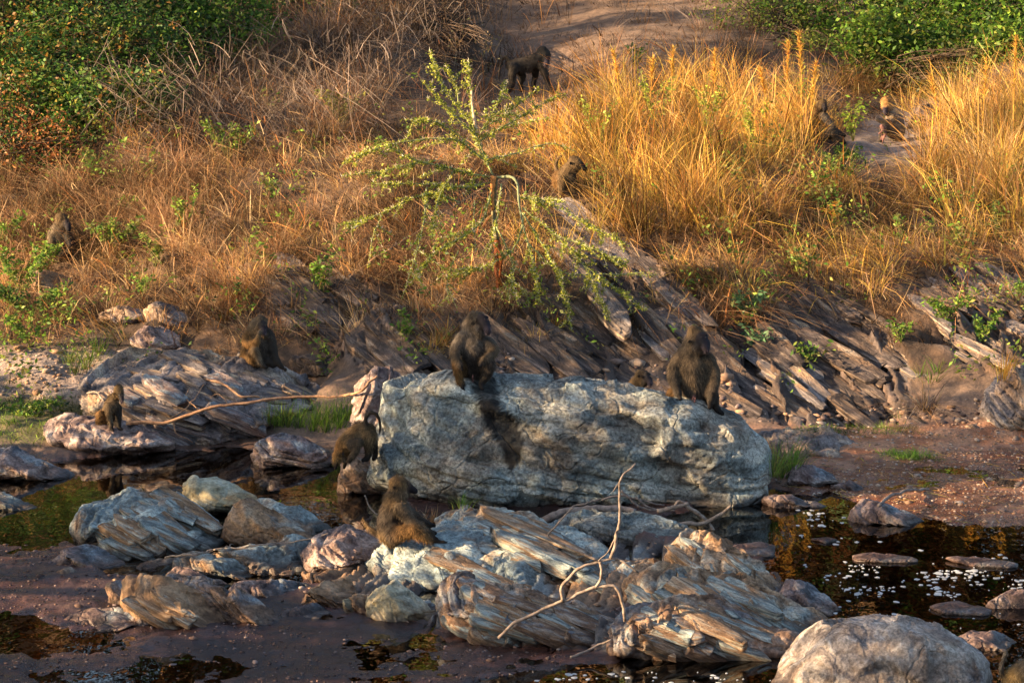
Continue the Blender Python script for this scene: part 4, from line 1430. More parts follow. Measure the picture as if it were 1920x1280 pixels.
tangle("dry_twigs", "loose arching dry stalks tangled through the bank grass", 17000, AREA, 0.40, BROWN + STRAW + RED, 120,
       lambda u, v: bankbase(u, v) * (1 - 0.9 * zb(u, v)) * (1 - 0.5 * zg(u, v)) * (1 - 0.6 * zp(u, v)) * (0.3 + 0.7 * sstep(-0.2, 0.2, smooth_noise(u, v, 100, 22))), width=0.0075)
tangle("dry_twigs", "grey brown twigs of the upper left thicket", 9000, (120, 980, -60, 300), 0.6, GREY + [(0.09, 0.06, 0.04)], 121,
       lambda u, v: sstep(980, 820, u + 0.9 * (v - 60)), width=0.008, height=0.8)

# little green leaves mixed into the slope
_rg = np.random.default_rng(31)
P0, u, v = gpoints(3000, -60, 1980, 180, 740, seed=130, density=lambda u, v: sstep(0.0, 0.25, smooth_noise(u, v, 55, 31)) * (1 - 0.6 * sstep(-10, 10, inrock(u, v)))
                   * (0.6 + 0.4 * np.maximum(sstep(350, 150, u), sstep(1250, 1500, u))))
k = 12
idx = np.repeat(np.arange(len(P0)), k)
cc = P0[idx] + _rg.normal(size=(len(idx), 3)) * 0.055 + np.array([0, -0.05, 0]) + np.stack([0 * idx, 0 * idx, _rg.uniform(0.02, 0.38, len(P0))[idx]], -1)
V, F, C = leaves(cc, 0.052, pick(GREEN + OLIVE, len(idx), _rg), 131)
tag(link("green_sprigs", fast_mesh("green_sprigs", V, F, False, C), M["leaf"]), "small green sprigs scattered through the dry grass", "ground cover", kind="stuff")

# sprouting plants by the left shore
tufts("green_grass", "short green grass growing on the left shore meadow", 1500, 9, (-60, 330, 590, 835), 0.10, GREEN + OLIVE, 140,
      lambda u, v: np.maximum(0.9 * sstep(-20, 20, poly_sd(u, v, [(-60, 745), (110, 735), (190, 770), (180, 800), (80, 828), (-60, 830)])),
                              0.5 * sstep(-0.1, 0.2, smooth_noise(u, v, 50, 33)) * sstep(745, 700, v)), lean=0.7, curl=0.6, width=0.006, spread=0.05)
tufts("green_grass", "thin green turf strip along the foot of the right bank", 800, 8, (1480, 1760, 785, 835), 0.07, GREEN + OLIVE, 141,
      lambda u, v: sstep(-3, 6, poly_sd(u, v, [(1500, 806), (1560, 795), (1640, 800), (1700, 795), (1750, 805), (1740, 815), (1600, 815), (1500, 815)])),
      lean=0.7, curl=0.6, width=0.005, spread=0.04)
tufts("green_grass", "small patch of low green grass on the right gravel shore", 400, 8, (1640, 1800, 858, 900), 0.09, GREEN, 142,
      lambda u, v: sstep(-3, 6, poly_sd(u, v, [(1660, 880), (1700, 866), (1750, 868), (1780, 880), (1740, 892), (1680, 892)])),
      lean=0.7, curl=0.6, width=0.005, spread=0.04)


def grass_clump(label, spots, per, H, pal, seed, lean=0.4, curl=0.5, width=0.007, spread=0.05, group=None, zoff=0.0):
    rg = np.random.default_rng(seed)
    B = []
    for (uu, vv) in spots:
        h = hit_ground(uu, vv)
        yy_ = hitY(uu, vv)
        B.append(tuple(h) if abs(yy_ - h.y) < 0.05 else tuple(PV(uu, vv, yy_)))
    B = np.array(B)
    idx = np.repeat(np.arange(len(B)), per)
    m = len(idx)
    az = rg.uniform(0, 2 * np.pi, m)
    rad = np.abs(rg.normal(size=m)) * spread
    b = B[idx] + np.stack([np.cos(az) * rad, np.sin(az) * rad, 0 * az - 0.01], -1)
    le = lean * rg.uniform(0.1, 1.4, m)
    V, F, C = ribbons(b, az, H * rg.uniform(0.4, 1.1, m), le, curl * rg.normal(0.7, 0.5, m), np.full(m, width) * rg.uniform(0.6, 1.4, m),
                      pick(pal, m, rg), np.sqrt(np.clip(1 - le * le, 0.1, 1)), 3, 1.2, seed)
    base = B.mean(0)
    o = link("grass_clump", fast_mesh("grass_clump", V - base, F, False, C), M["leaf"], tuple(base))
    return tag(o, label, "grass clump", group)


grass_clump("bright green grass clump at the right end of the huge boulder", [(1448, 890), (1462, 895), (1475, 885), (1485, 878), (1455, 880)], 60, 0.36, GREEN + OLIVE, 201)
grass_clump("long green grass by the pool left of the cracked boulder", [(560, 800), (585, 805), (610, 808), (635, 800), (650, 785), (625, 790), (600, 795)], 60, 0.38, GREEN, 202)
grass_clump("green grass clump at the pool edge above the ribbed dark rock", [(505, 793), (515, 795), (526, 797), (537, 799)], 60, 0.30, GREEN + OLIVE, 203)
grass_clump("thin green grass at the foot of the huge boulder behind the side-on baboon", [(862, 950)], 40, 0.16, GREEN, 204)
grass_clump("brown dry weeds at the foot of the boulder beside the side-on baboon's knees", [(790, 975), (805, 980), (815, 972)], 40, 0.14, RED + STRAW, 205, lean=0.8)
grass_clump("spiky dead rosette plant on the right bank above the turf strip", [(1730, 765), (1742, 770)], 90, 0.42, STRAW + GREY, 206, lean=0.9, curl=1.1, width=0.012)
grass_clump("green and yellow spiky leaves on top of the dead rosette", [(1725, 705), (1745, 715), (1760, 700)], 22, 0.24, GREEN + OLIVE, 207, lean=0.7, curl=0.3, width=0.014)
grass_clump("dry orange grass clump on the brown outcrop at the right edge", [(1885, 700), (1878, 712)], 50, 0.34, GOLD, 208, lean=0.3)
grass_clump("orange dry grass clump behind the right shoulder of the thinking baboon", [(440, 560), (460, 555), (420, 600)], 60, 0.36, RED + GOLD, 209, lean=0.5, curl=0.9)
grass_clump("straw grass growing behind the left shoulder of the baboon on the boulder", [(800, 660), (820, 650), (835, 640), (810, 675)], 70, 0.32, GOLD + STRAW, 210, lean=0.5, curl=0.7)
grass_clump("yellow grass growing between the two big males behind the boulder", [(1010, 660), (1000, 640), (985, 690), (1040, 610)], 50, 0.28, GOLD + STRAW, 211, lean=0.5, curl=0.7)
grass_clump("rust coloured grass hanging beside the head of the big male baboon", [(1350, 600), (1370, 590), (1340, 620), (1390, 580)], 70, 0.34, RED, 212, lean=0.6, curl=1.0)
grass_clump("tall green stems at the left shore meadow beside the path", [(140, 700), (160, 690), (170, 675), (185, 660), (130, 680)], 40, 0.34, GREEN + OLIVE, 213, lean=0.4)


def plume(label, u, v, tip_u, tip_v, seed, pal=GOLD):
    """a tall stalk with a feathery seedhead"""
    rg = np.random.default_rng(seed)
    base = hit_ground(u, v)
    root = empty("seeding_grass_stalk", base)
    tag(root, label, "grass stalk")
    tip = np.array(PV(tip_u, tip_v, base.y - 0.1)) - np.array(base)
    pth = catmull([(0, 0, -0.02), tip * 0.5 + rg.normal(size=3) * 0.03, tip], 8)
    bag = Bag()
    bag.tube(pth, 0.007, 0.003, 4, pal[0])
    bag.build("stem", M["bark"], (0, 0, 0), root)
    n = 260
    t = rg.uniform(0.55, 1.0, n) ** 0.8 * (len(pth) - 1)
    i0 = np.clip(t.astype(int), 0, len(pth) - 2)
    f = (t - i0)[:, None]
    b = pth[i0] * (1 - f) + pth[i0 + 1] * f
    V, F, C = ribbons(b, rg.uniform(0, 6.28, n), rg.uniform(0.05, 0.15, n), rg.uniform(0.2, 0.7, n), rg.normal(0.2, 0.4, n), np.full(n, 0.009), pick(pal, n, rg),
                      rg.uniform(0.2, 0.9, n), 2, 1.2, seed)
    link("seedhead", fast_mesh("seedhead", V, F, False, C), M["grass"], (0, 0, 0), root)["kind"] = "stuff"


for i, (a_, b_, c_, d_, lab) in enumerate([
        (1478, 260, 1478, 75, "tallest golden seedhead standing above the right part of the golden grass"), (1500, 270, 1498, 60, "golden seedhead just right of the tallest seedhead"),
        (1335, 250, 1340, 95, "thick golden seedhead in the middle of the golden grass"), (1270, 240, 1262, 90, "thin golden seedhead left of the middle one"),
        (1528, 290, 1530, 120, "orange seedhead left of the half hidden upper right baboon"), (1160, 240, 1150, 95, "golden seedhead at the left shoulder of the golden grass"),
        (1215, 230, 1225, 110, "short golden seedhead between the two left stalks"), (1840, 300, 1850, 110, "tall straw seedhead in the right golden stand"),
        (1900, 300, 1905, 70, "tall straw seedhead at the right edge of the picture"), (1760, 290, 1745, 140, "straw seedhead leaning left at the edge of the right golden stand"),
        (1430, 260, 1425, 130, "orange seedhead in front of the dark green shrub")]):
    plume(lab, a_, b_, c_, d_, 600 + i)


def leafy_plant(label, u, v, h, n_leaf, pal, seed, spread=0.14, leaf=0.045, stems=5, cat="plant", name="leafy_plant"):
    rg = np.random.default_rng(seed)
    base = hit_ground(u, v)
    root = empty(name, base)
    tag(root, label, cat)
    bag = Bag()
    tips = []
    for i in range(stems):
        a = rg.uniform(0, 2 * np.pi)
        tip = np.array([math.cos(a) * spread, math.sin(a) * spread * 0.8 - 0.03, h * rg.uniform(0.65, 1.0)])
        mid = tip * 0.5 + np.array([0, 0, 0.1 * h]) + rg.normal(size=3) * 0.02
        path = catmull([(0, 0, -0.02), mid, tip], 4)
        bag.tube(path, 0.006, 0.002, 4, (0.12, 0.13, 0.05))
        tips.append(path)
    st = bag.build("stem", M["bark"], (0, 0, 0), root)
    pts = []
    for path in tips:
        k = int(n_leaf * 1.6) // stems
        t = np.sort(rg.uniform(0.25, 1, k)) * (len(path) - 1)
        i0 = np.clip(t.astype(int), 0, len(path) - 2)
        f = (t - i0)[:, None]
        pts.append(path[i0] * (1 - f) + path[i0 + 1] * f + rg.normal(size=(k, 3)) * leaf * 0.6)
    pts = np.concatenate(pts)
    V, F, C = leaves(pts, leaf * 1.15, pick(pal, len(pts), rg), seed, 0.42, 0.1)
    link("foliage", fast_mesh("foliage", V, F, False, C), M["leaf"], (0, 0, 0), root)["kind"] = "stuff"
    return root


leafy_plant("bright green leafy plant on the dark bedrock below the sapling's long bare branch", 610, 555, 0.46, 170, GREEN, 301, 0.13)
leafy_plant("small green plant on a bare stem low on the dark bedrock", 622, 600, 0.10, 26, GREEN + OLIVE, 302, 0.06)
leafy_plant("dull green large-leaved plant on the bank right of the big male", 1400, 610, 0.40, 120, [(0.07, 0.15, 0.06), (0.10, 0.20, 0.09)], 303, 0.14, 0.055)
leafy_plant("dull green plant drooping over striped bedrock", 1425, 660, 0.28, 100, [(0.07, 0.15, 0.06), (0.10, 0.20, 0.09)], 304, 0.18, 0.055)
leafy_plant("dark leafy plant growing out of the hollow in the right bedrock", 1515, 690, 0.26, 90, DKGREEN + GREEN, 305, 0.16)
leafy_plant("small green plant left of the golden seedheads above the right bedrock", 1555, 450, 0.42, 80, GREEN + GOLD, 306, 0.12)
leafy_plant("low green bush on the pale bedrock at the right", 1770, 600, 0.26, 170, GREEN, 307, 0.25)
leafy_plant("green bush at the right edge above the brown outcrop", 1840, 640, 0.30, 170, DKGREEN + GREEN, 308, 0.22)
leafy_plant("yellow green sprig standing upright near the right edge", 1870, 450, 0.48, 50, OLIVE + GREEN, 309, 0.08)
leafy_plant("green upright sprig under the seated baboon at the upper right", 1690, 470, 0.42, 60, OLIVE + GREEN, 310, 0.07)
leafy_plant("yellow green leafy stalk leaning between the two upper right baboons", 1600, 265, 0.52, 130, [(0.25, 0.34, 0.03), (0.16, 0.26, 0.03)], 311, 0.16)
leafy_plant("green plant at the feet of the hidden upper right baboon", 1590, 300, 0.20, 110, GREEN, 312, 0.18)
leafy_plant("yellow green upright plant at the centre left of the slope", 345, 440, 0.52, 130, GREEN + OLIVE, 313, 0.13)
leafy_plant("green plant at the left edge below the half hidden baboon", 40, 560, 0.55, 380, GREEN, 314, 0.30, stems=12)
leafy_plant("green plant at the lower left of the half hidden baboon", 85, 515, 0.36, 160, GREEN, 315, 0.16)
leafy_plant("dark green creeping plant on the left shore meadow", 40, 775, 0.16, 300, DKGREEN + GREEN, 316, 0.42, stems=14)
leafy_plant("green sapling shoot in the middle of the pale outcrop", 487, 755, 0.20, 40, GREEN, 317, 0.06)
leafy_plant("green plant on the left shore path beside tall stems", 60, 650, 0.34, 170, GREEN, 318, 0.22)
leafy_plant("little green plant in the straw left of the thorn sapling's foot", 765, 640, 0.30, 70, GREEN, 319, 0.14)
leafy_plant("small green plant on the slope above the flat brown stone", 265, 560, 0.26, 80, GREEN, 320, 0.13)
leafy_plant("small green plant high on the slope near the left bush", 240, 400, 0.24, 70, GREEN, 321, 0.12)
leafy_plant("leafy green weed in the dry grass left of the thinking baboon", 290, 500, 0.36, 110, GREEN + OLIVE, 324, 0.16)
leafy_plant("green weed at the left edge level with the half hidden baboon", 15, 470, 0.50, 200, GREEN, 325, 0.22, stems=8)
leafy_plant("yellowish weed on the left brow below the rust leaved bush", 180, 330, 0.32, 80, OLIVE + GREEN, 326, 0.14)
leafy_plant("small green weed among straw above the dark steep slabs", 700, 300, 0.28, 70, GREEN + OLIVE, 327, 0.12)
leafy_plant("green weed hanging above the striped bedrock hollow", 1500, 520, 0.30, 90, GREEN + OLIVE, 328, 0.16)
leafy_plant("green weed on the brown slope at far right under the straw stand", 1800, 470, 0.34, 90, GREEN + OLIVE, 329, 0.15)
leafy_plant("low green weed near the right edge among grey bedrock", 1905, 560, 0.24, 110, GREEN, 330, 0.2)
leafy_plant("green sprig growing in the brown rubble left of the dead rosette", 1690, 640, 0.22, 70, GREEN, 331, 0.12)
leafy_plant("broad low green shrub at the left edge of the slope above the meadow", 60, 600, 0.42, 520, GREEN + DKGREEN, 340, 0.42, stems=16)
leafy_plant("broad green shrub on the left slope right of the half hidden baboon", 215, 470, 0.40, 300, GREEN + OLIVE, 341, 0.32, stems=12)
leafy_plant("yellow green straggling shrub on the brow left of the sapling", 430, 300, 0.50, 260, OLIVE + GREEN, 342, 0.34, stems=12)
leafy_plant("olive straggling shrub below the bare brush at upper centre left", 640, 240, 0.50, 220, OLIVE, 343, 0.30, stems=12)
leafy_plant("green shrub with thin stems right of the two upper right baboons' feet", 1580, 340, 0.34, 260, GREEN + DKGREEN, 344, 0.34, stems=12)
leafy_plant("green sprout on the brow of the bank left of the sapling", 505, 370, 0.22, 60, GREEN + OLIVE, 322, 0.10)
leafy_plant("dark green leafy sprig over golden grass at the upper right", 1190, 130, 0.35, 70, DKGREEN, 323, 0.12)

# ------------------------------------------------------------------ bushes


def bush(label, lobes, pal, seed, leaf=0.05, per=1000, twigs=60, name="bush", cat="bush", foot=None, yellow=0.0, twigpal=None):
    """lobes: (u, v, distance, radius in metres, share); leaves sit in small sprays so that gaps show between them"""
    rg = np.random.default_rng(seed)
    if foot is None:
        l0 = lobes[0]
        q = PV(l0[0], l0[1], l0[2])
        foot = Vector((q.x, q.y + 0.2, float(ground_z(q.x, q.y + 0.2)[0])))
    root = empty(name, foot)
    tag(root, label, cat)
    base = np.array(foot)
    bag = Bag()
    pts, cols = [], []
    for (uu, vv, YY_, r, sh) in lobes:
        c = np.array(PV(uu, vv, YY_)) - base
        ns = int(per * sh / 11)
        d = rg.normal(size=(ns, 3))
        d /= np.linalg.norm(d, axis=1)[:, None]
        rad = r * rg.uniform(0.35, 1.05, ns) ** 0.6
        rad = rad * (1 + 0.35 * fbm(d * 2.2 + seed, 2, seed))
        sp = c + d * rad[:, None] * np.array([1.0, 0.9, 0.85])
        k = 11
        off = rg.normal(size=(ns, k, 3)) * leaf * 1.0
        dirv = rg.normal(size=(ns, 1, 3)) * leaf * 1.3
        off = off + dirv * np.linspace(-1.5, 1.5, k)[None, :, None]
        L_ = (sp[:, None] + off).reshape(-1, 3)
        pts.append(L_)
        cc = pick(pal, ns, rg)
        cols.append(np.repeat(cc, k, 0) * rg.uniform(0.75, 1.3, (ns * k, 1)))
        for j in range(int(twigs * sh)):
            e = sp[rg.integers(0, ns)]
            m_ = e * 0.5 + np.array([rg.normal() * 0.15, rg.normal() * 0.15, 0.1])
            st = np.array([rg.normal() * 0.2, rg.normal() * 0.15, -0.05]) + np.array([c[0] * 0.5, c[1] * 0.5, 0])
            bag.tube(catmull([st, m_, e], 3), 0.014, 0.004, 3, (0.10, 0.07, 0.05))
    if bag.n:
        bag.build("branches", M["bark"], (0, 0, 0), root)
    pts = np.concatenate(pts)
    cols = np.concatenate(cols)
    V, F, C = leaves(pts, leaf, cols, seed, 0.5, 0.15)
    f = link("foliage", fast_mesh("foliage", V, F, False, C), M["leaf"], (0, 0, 0), root)
    f["kind"] = "stuff"
    return root


bush("dense dark green bush filling the upper left corner", [(30, 60, 39.0, 1.05, 1.2), (150, 30, 38.6, 1.0, 1.2), (60, 200, 36.0, 0.65, 1.0), (170, 215, 35.6, 0.60, 1.0), (250, 200, 35.8, 0.5, 0.8),
     (250, 110, 37.6, 0.75, 0.9), (120, 120, 37.4, 0.9, 1.0), (-20, 160, 36.6, 0.7, 0.8), (10, -30, 39.5, 1.0, 0.6)], DKGREEN + DKGREEN + GREEN[:1] + [(0.20, 0.17, 0.03), (0.28, 0.14, 0.03)], 401, 0.062, 4800, 90)
bush("darker rounded green bush behind the brown thicket at upper left", [(340, 50, 38.8, 0.75, 1.0), (430, 25, 39.2, 0.7, 0.9), (290, 0, 39.5, 0.8, 0.8)], DKGREEN + GREEN, 402, 0.06, 4200, 30)
bush("olive feathery bush at the top left beside bare ground", [(520, 20, 42.5, 0.8, 0.8), (590, -10, 43.0, 0.8, 0.6), (450, -20, 43, 0.9, 0.8)], OLIVE + DKGREEN, 403, 0.05, 2600, 40)
bush("bright leaved green bush in the upper right corner", [(1720, 50, 42.0, 0.85, 1.1), (1840, 40, 41.5, 0.9, 1.2), (1930, 70, 41.0, 0.7, 0.8), (1600, 30, 42.8, 0.8, 0.9), (1800, -30, 42.5, 0.9, 0.7), (1650, 85, 40.6, 0.5, 0.7), (1780, 100, 40.4, 0.5, 0.8), (1890, 110, 39.6, 0.5, 0.8)],
     [(0.075, 0.16, 0.018), (0.14, 0.24, 0.025), (0.05, 0.11, 0.015), (0.03, 0.06, 0.012), (0.16, 0.18, 0.03)], 404, 0.075, 3600, 30)
bush("airy olive green bush left of the bright upper right bush", [(1480, 50, 43.2, 0.7, 0.9), (1400, 20, 43.8, 0.7, 0.8), (1530, 110, 42.0, 0.5, 0.7), (1450, -20, 44, 0.8, 0.6)], OLIVE + GREEN, 405, 0.045, 3000, 60)
bush("bare twiggy grey bush at the top of the slope left of the walking baboon", [(820, 60, 43.0, 0.8, 0.7), (740, 40, 42.5, 0.8, 0.7), (880, 110, 41.0, 0.45, 0.4)], [(0.16, 0.12, 0.09), (0.24, 0.17, 0.08), (0.12, 0.12, 0.05)], 406, 0.03, 1300, 260)
bush("rust leaved bush under the dark green bush at far left", [(20, 270, 35.0, 0.42, 0.8), (110, 275, 34.9, 0.42, 0.8), (0, 200, 35.4, 0.4, 0.6)], RED + DKGREEN[:2], 407, 0.045, 1900, 60)
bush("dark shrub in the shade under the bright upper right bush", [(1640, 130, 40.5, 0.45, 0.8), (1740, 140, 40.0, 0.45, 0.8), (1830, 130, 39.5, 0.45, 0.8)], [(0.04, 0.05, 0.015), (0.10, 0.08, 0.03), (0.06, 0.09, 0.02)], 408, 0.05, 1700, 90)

# yellow-green lit weeds inside the golden stand
for i, (uu, vv, hh, lab) in enumerate([(1120, 300, 0.75, "yellow green weed at the left end of the tall golden grass"), (1230, 260, 0.85, "yellow green weed in the middle of the tall golden grass"),
                                       (1330, 270, 0.85, "tall green weed with a drooping tip in the golden grass"), (1420, 300, 0.7, "green weed at the right end of the tall golden grass")]):
    leafy_plant(lab, uu, vv, hh, 150, [(0.28, 0.32, 0.04), (0.36, 0.34, 0.05), (0.2, 0.26, 0.03)], 500 + i, 0.2, 0.04, 7)


# ------------------------------------------------------------------ thorn sapling
def sapling():
    Yb = 29.75
    foot = hit_ground(936, 536)
    Yb = foot.y
    root = empty("thorn_sapling", foot)
    tag(root, "thorny green sapling with a snapped red trunk in the middle of the bank", "sapling")
    base = np.array(foot)
    rg = np.random.default_rng(77)

    def pt(u, v, d=0.0):
        return np.array(PV(u, v, Yb + d)) - base
    trunk = Bag()
    trunk.tube(catmull([(0, 0, -0.1), pt(934, 500), pt(931, 450)], 6), 0.034, 0.030, 8, (0.16, 0.05, 0.02), 0.2)
    trunk.tube(catmull([pt(931, 450), pt(926, 400, 0.05), pt(930, 335)], 6), 0.024, 0.017, 8, (0.15, 0.13, 0.07), 0.18)
    trunk.build("trunk", M["bark"], (0, 0, 0), root)
    b = Bag()
    b.tube(catmull([pt(937, 520, -0.08), pt(939, 485, -0.09), pt(932, 452, -0.05)], 5), 0.012, 0.03, 7, (0.26, 0.075, 0.02), 0.3)
    b.tube(catmull([pt(924, 395, -0.06), pt(922, 360, -0.06), pt(926, 330, -0.05)], 5), 0.014, 0.03, 7, (0.5, 0.20, 0.06), 0.2)
    b.build("split_wood", M["bark"], (0, 0, 0), root)
    b = Bag()
    b.tube(catmull([pt(932, 333), pt(958, 332, -0.08), pt(970, 346, -0.12), pt(973, 380, -0.2), pt(980, 420, -0.28)], 6), 0.015, 0.010, 8, (0.20, 0.22, 0.12), 0.15)
    b.build("bent_limb", M["bark"], (0, 0, 0), root)
    b = Bag()
    b.tube(catmull([pt(884, 170, 0.1), pt(886, 200, 0.1), pt(893, 250, 0.05)], 4), 0.010, 0.016, 6, (0.6, 0.42, 0.26), 0.1)
    b.build("bare_stub", M["bark"], (0, 0, 0), root)
    br = [
        ([(925, 330, 0), (893, 255, .05), (862, 205, .0), (825, 150, -.1), (806, 95, -.1)], 1.3), ([(925, 330, 0), (892, 260, .1), (882, 180, .2), (878, 112, .2)], 1.0),
        ([(900, 245, .05), (960, 205, .2), (1010, 165, .3)], 1.3), ([(890, 270, .05), (960, 228, .1), (1050, 176, .2)], 1.4),
        ([(910, 300, .0), (850, 262, -.1), (760, 266, -.2), (690, 285, -.3), (640, 306, -.3)], 1.1), ([(930, 335, 0), (850, 318, -.2), (780, 300, -.3), (720, 272, -.3)], 1.2),
        ([(930, 340, 0), (870, 352, -.1), (800, 345, -.2), (700, 345, -.25)], 0.9), ([(930, 340, 0), (862, 380, -.2), (800, 424, -.35), (722, 472, -.5), (652, 522, -.6)], 0.15),
        ([(862, 380, -.2), (800, 364, -.3), (720, 398, -.35), (640, 432, -.4)], 1.0), ([(975, 370, -.1), (1040, 385, -.2), (1100, 420, -.3), (1180, 462, -.4)], 1.5),
        ([(980, 390, -.2), (1040, 440, -.35), (1100, 505, -.5), (1142, 602, -.6)], 1.6), ([(980, 400, -.2), (1030, 480, -.4), (1060, 560, -.55), (1072, 622, -.6)], 1.3),
        ([(985, 450, -.2), (1050, 508, -.3), (1140, 515, -.35), (1238, 515, -.4)], 0.4), ([(1100, 500, -.4), (1160, 545, -.45), (1212, 582, -.5)], 1.0),
        ([(925, 340, 0), (900, 420, -.3), (820, 470, -.5), (768, 532, -.6)], 0.9), ([(890, 375, 0), (888, 425, -.3), (892, 472, -.4)], 0.5),
        ([(930, 420, 0), (962, 500, -.3), (950, 562, -.5)], 0.8), ([(985, 400, -.1), (960, 470, -.4), (900, 502, -.5), (830, 522, -.55)], 0.9),
        ([(800, 350, -.2), (790, 440, -.4), (752, 562, -.6)], 0.7), ([(930, 500, 0), (990, 560, -.3), (985, 640, -.4)], 0.7),
        ([(970, 370, -.1), (1010, 372, -.2), (1060, 380, -.3)], 1.2), ([(893, 255, .05), (840, 205, -.1), (790, 150, -.15)], 1.0),
        ([(860, 205, .0), (855, 160, .1), (835, 120, .1)], 0.9), ([(820, 300, -.1), (760, 310, -.2), (690, 330, -.4)], 0.9),
        ([(980, 420, -.25), (1000, 500, -.4), (1010, 570, -.5)], 1.1), ([(850, 320, -.2), (820, 380, -.4), (810, 440, -.5)], 1.0),
        ([(940, 345, -.1), (930, 420, -.4), (915, 480, -.5)], 0.8), ([(900, 250, .1), (930, 200, .2), (950, 150, .3)], 0.9),
        ([(1040, 440, -.35), (1120, 470, -.5), (1170, 500, -.55)], 1.3), ([(880, 270, 0), (820, 230, -.2), (760, 225, -.3)], 1.0),
        ([(860, 470, -.4), (840, 520, -.5), (842, 570, -.6)], 0.6), ([(912, 300, .1), (960, 290, .3), (1030, 270, .5), (1080, 285, .5)], 0.5),
        ([(720, 398, -.35), (700, 440, -.4), (690, 500, -.5)], 0.5), ([(700, 345, -.25), (672, 365, -.3), (670, 420, -.35), (655, 470, -.4)], 0.1),
    ]
    lp, lc, sp = [], [], Bag()
    for path, dens in br:
        ctrl = [pt(*q) for q in path]
        pth = catmull(ctrl, 8)
        pth = pth + 0.012 * np.stack([fbm(pth * 9, 2, 1), fbm(pth * 9, 2, 2), fbm(pth * 9, 2, 3)], -1)
        ln = np.linalg.norm(np.diff(pth, axis=0), axis=1).sum()
        bg = Bag()
        brown = dens < 0.2
        col = (0.30, 0.17, 0.09) if brown else (0.25, 0.27, 0.12)
        bg.tube(pth, 0.009 if ln > 0.8 else 0.006, 0.0025, 5, col, 0.15)
        tw = []
        for j in range(int(ln * 13 * min(dens, 1))):
            i = int(rg.integers(3, len(pth) - 2))
            d = rg.normal(size=3)
            d[2] = d[2] * 0.5 - 0.15
            t = pth[-1] - pth[i]
            t = t / (np.linalg.norm(t) + 1e-6)
            d = t * 0.6 + d * 0.55
            sc_ = rg.uniform(0.4, 1.1)
            tp = catmull([pth[i], pth[i] + d * 0.09 * sc_, pth[i] + d * 0.20 * sc_ + np.array([0, 0, -0.02])], 4)
            bg.tube(tp, 0.005, 0.002, 4, col)
            tw.append(tp)
        bg.build("branch", M["bark"], (0, 0, 0), root)
        for q, dd in [(pth, dens)] + [(t_, dens * 1.0) for t_ in tw]:
            seg = np.linalg.norm(np.diff(q, axis=0), axis=1)
            L_ = seg.sum()
            n = int(L_ / 0.0100 * min(1.0, dd + 0.15))
            t = rg.uniform(0.06, 1, n) * (len(q) - 1)
            i0 = np.clip(t.astype(int), 0, len(q) - 2)
            f = (t - i0)[:, None]
            c = q[i0] * (1 - f) + q[i0 + 1] * f
            if dd > 0.2:
                k = 3 if dd > 0.8 else 2
                cc = np.repeat(c, k, 0) + rg.normal(size=(n * k, 3)) * 0.013
                lp.append(cc)
                lc.append(pick([(0.25, 0.29, 0.03), (0.36, 0.38, 0.045), (0.16, 0.21, 0.025), (0.48, 0.46, 0.08)], n * k, rg))
            m = max(1, n // 3)
            s0 = c[rg.integers(0, max(n, 1), m)] if n else q[:1]
            dirs = rg.normal(size=(len(s0), 3))
            dirs[:, 2] = np.abs(dirs[:, 2]) * 0.8 + 0.2
            dirs /= np.linalg.norm(dirs, axis=1)[:, None]
            tip = s0 + dirs * 0.045
            sd = np.cross(dirs, [0.3, 0.8, 0.2])
            sd /= np.linalg.norm(sd, axis=1)[:, None]
            Vt = np.stack([s0 - sd * 0.003, s0 + sd * 0.003, tip], 1).reshape(-1, 3)
            sp.add(Vt, [np.arange(len(s0) * 3).reshape(-1, 3)], (0.55, 0.50, 0.40))
    lp = np.concatenate(lp)
    lc = np.concatenate(lc)
    V, F, C = leaves(lp, 0.024, lc, 78, 0.5)
    link("foliage", fast_mesh("foliage", V, F, False, C), M["leaf"], (0, 0, 0), root)["kind"] = "stuff"
    o = sp.build("thorns", M["bark"], (0, 0, 0), root, False)
    o["kind"] = "stuff"


sapling()

# ------------------------------------------------------------------ woodland beyond the view, then unseen trees added for shade
def woodland():
    rg = np.random.default_rng(91)
    lp, lc = [], []
    for i in range(40):
        x = -24 + 48 * (i + rg.random()) / 40
        y = rg.uniform(53, 60)
        z0 = float(ground_z(x, y)[0])
        hgt = rg.uniform(9, 13)
        for j in range(9):
            c = np.array([x + rg.normal() * 1.8, y + rg.normal() * 1.4, z0 + rg.uniform(1.0, hgt)])
            n = 230
            d = rg.normal(size=(n, 3))
            d /= np.linalg.norm(d, axis=1)[:, None]
            lp.append(c + d * rg.uniform(0.6, 1.9, (n, 1)))
            lc.append(pick(DKGREEN[:2] + OLIVE + RED + BROWN, n, rg))
    lp = np.concatenate(lp)
    V, F, C = leaves(lp, 0.42, np.concatenate(lc), 92, 0.6)
    tag(link("woodland", fast_mesh("woodland", V, F, False, C), M["leaf"]), "dark thorn woodland on the rise behind the riverbank", "woodland", kind="stuff")


woodland()


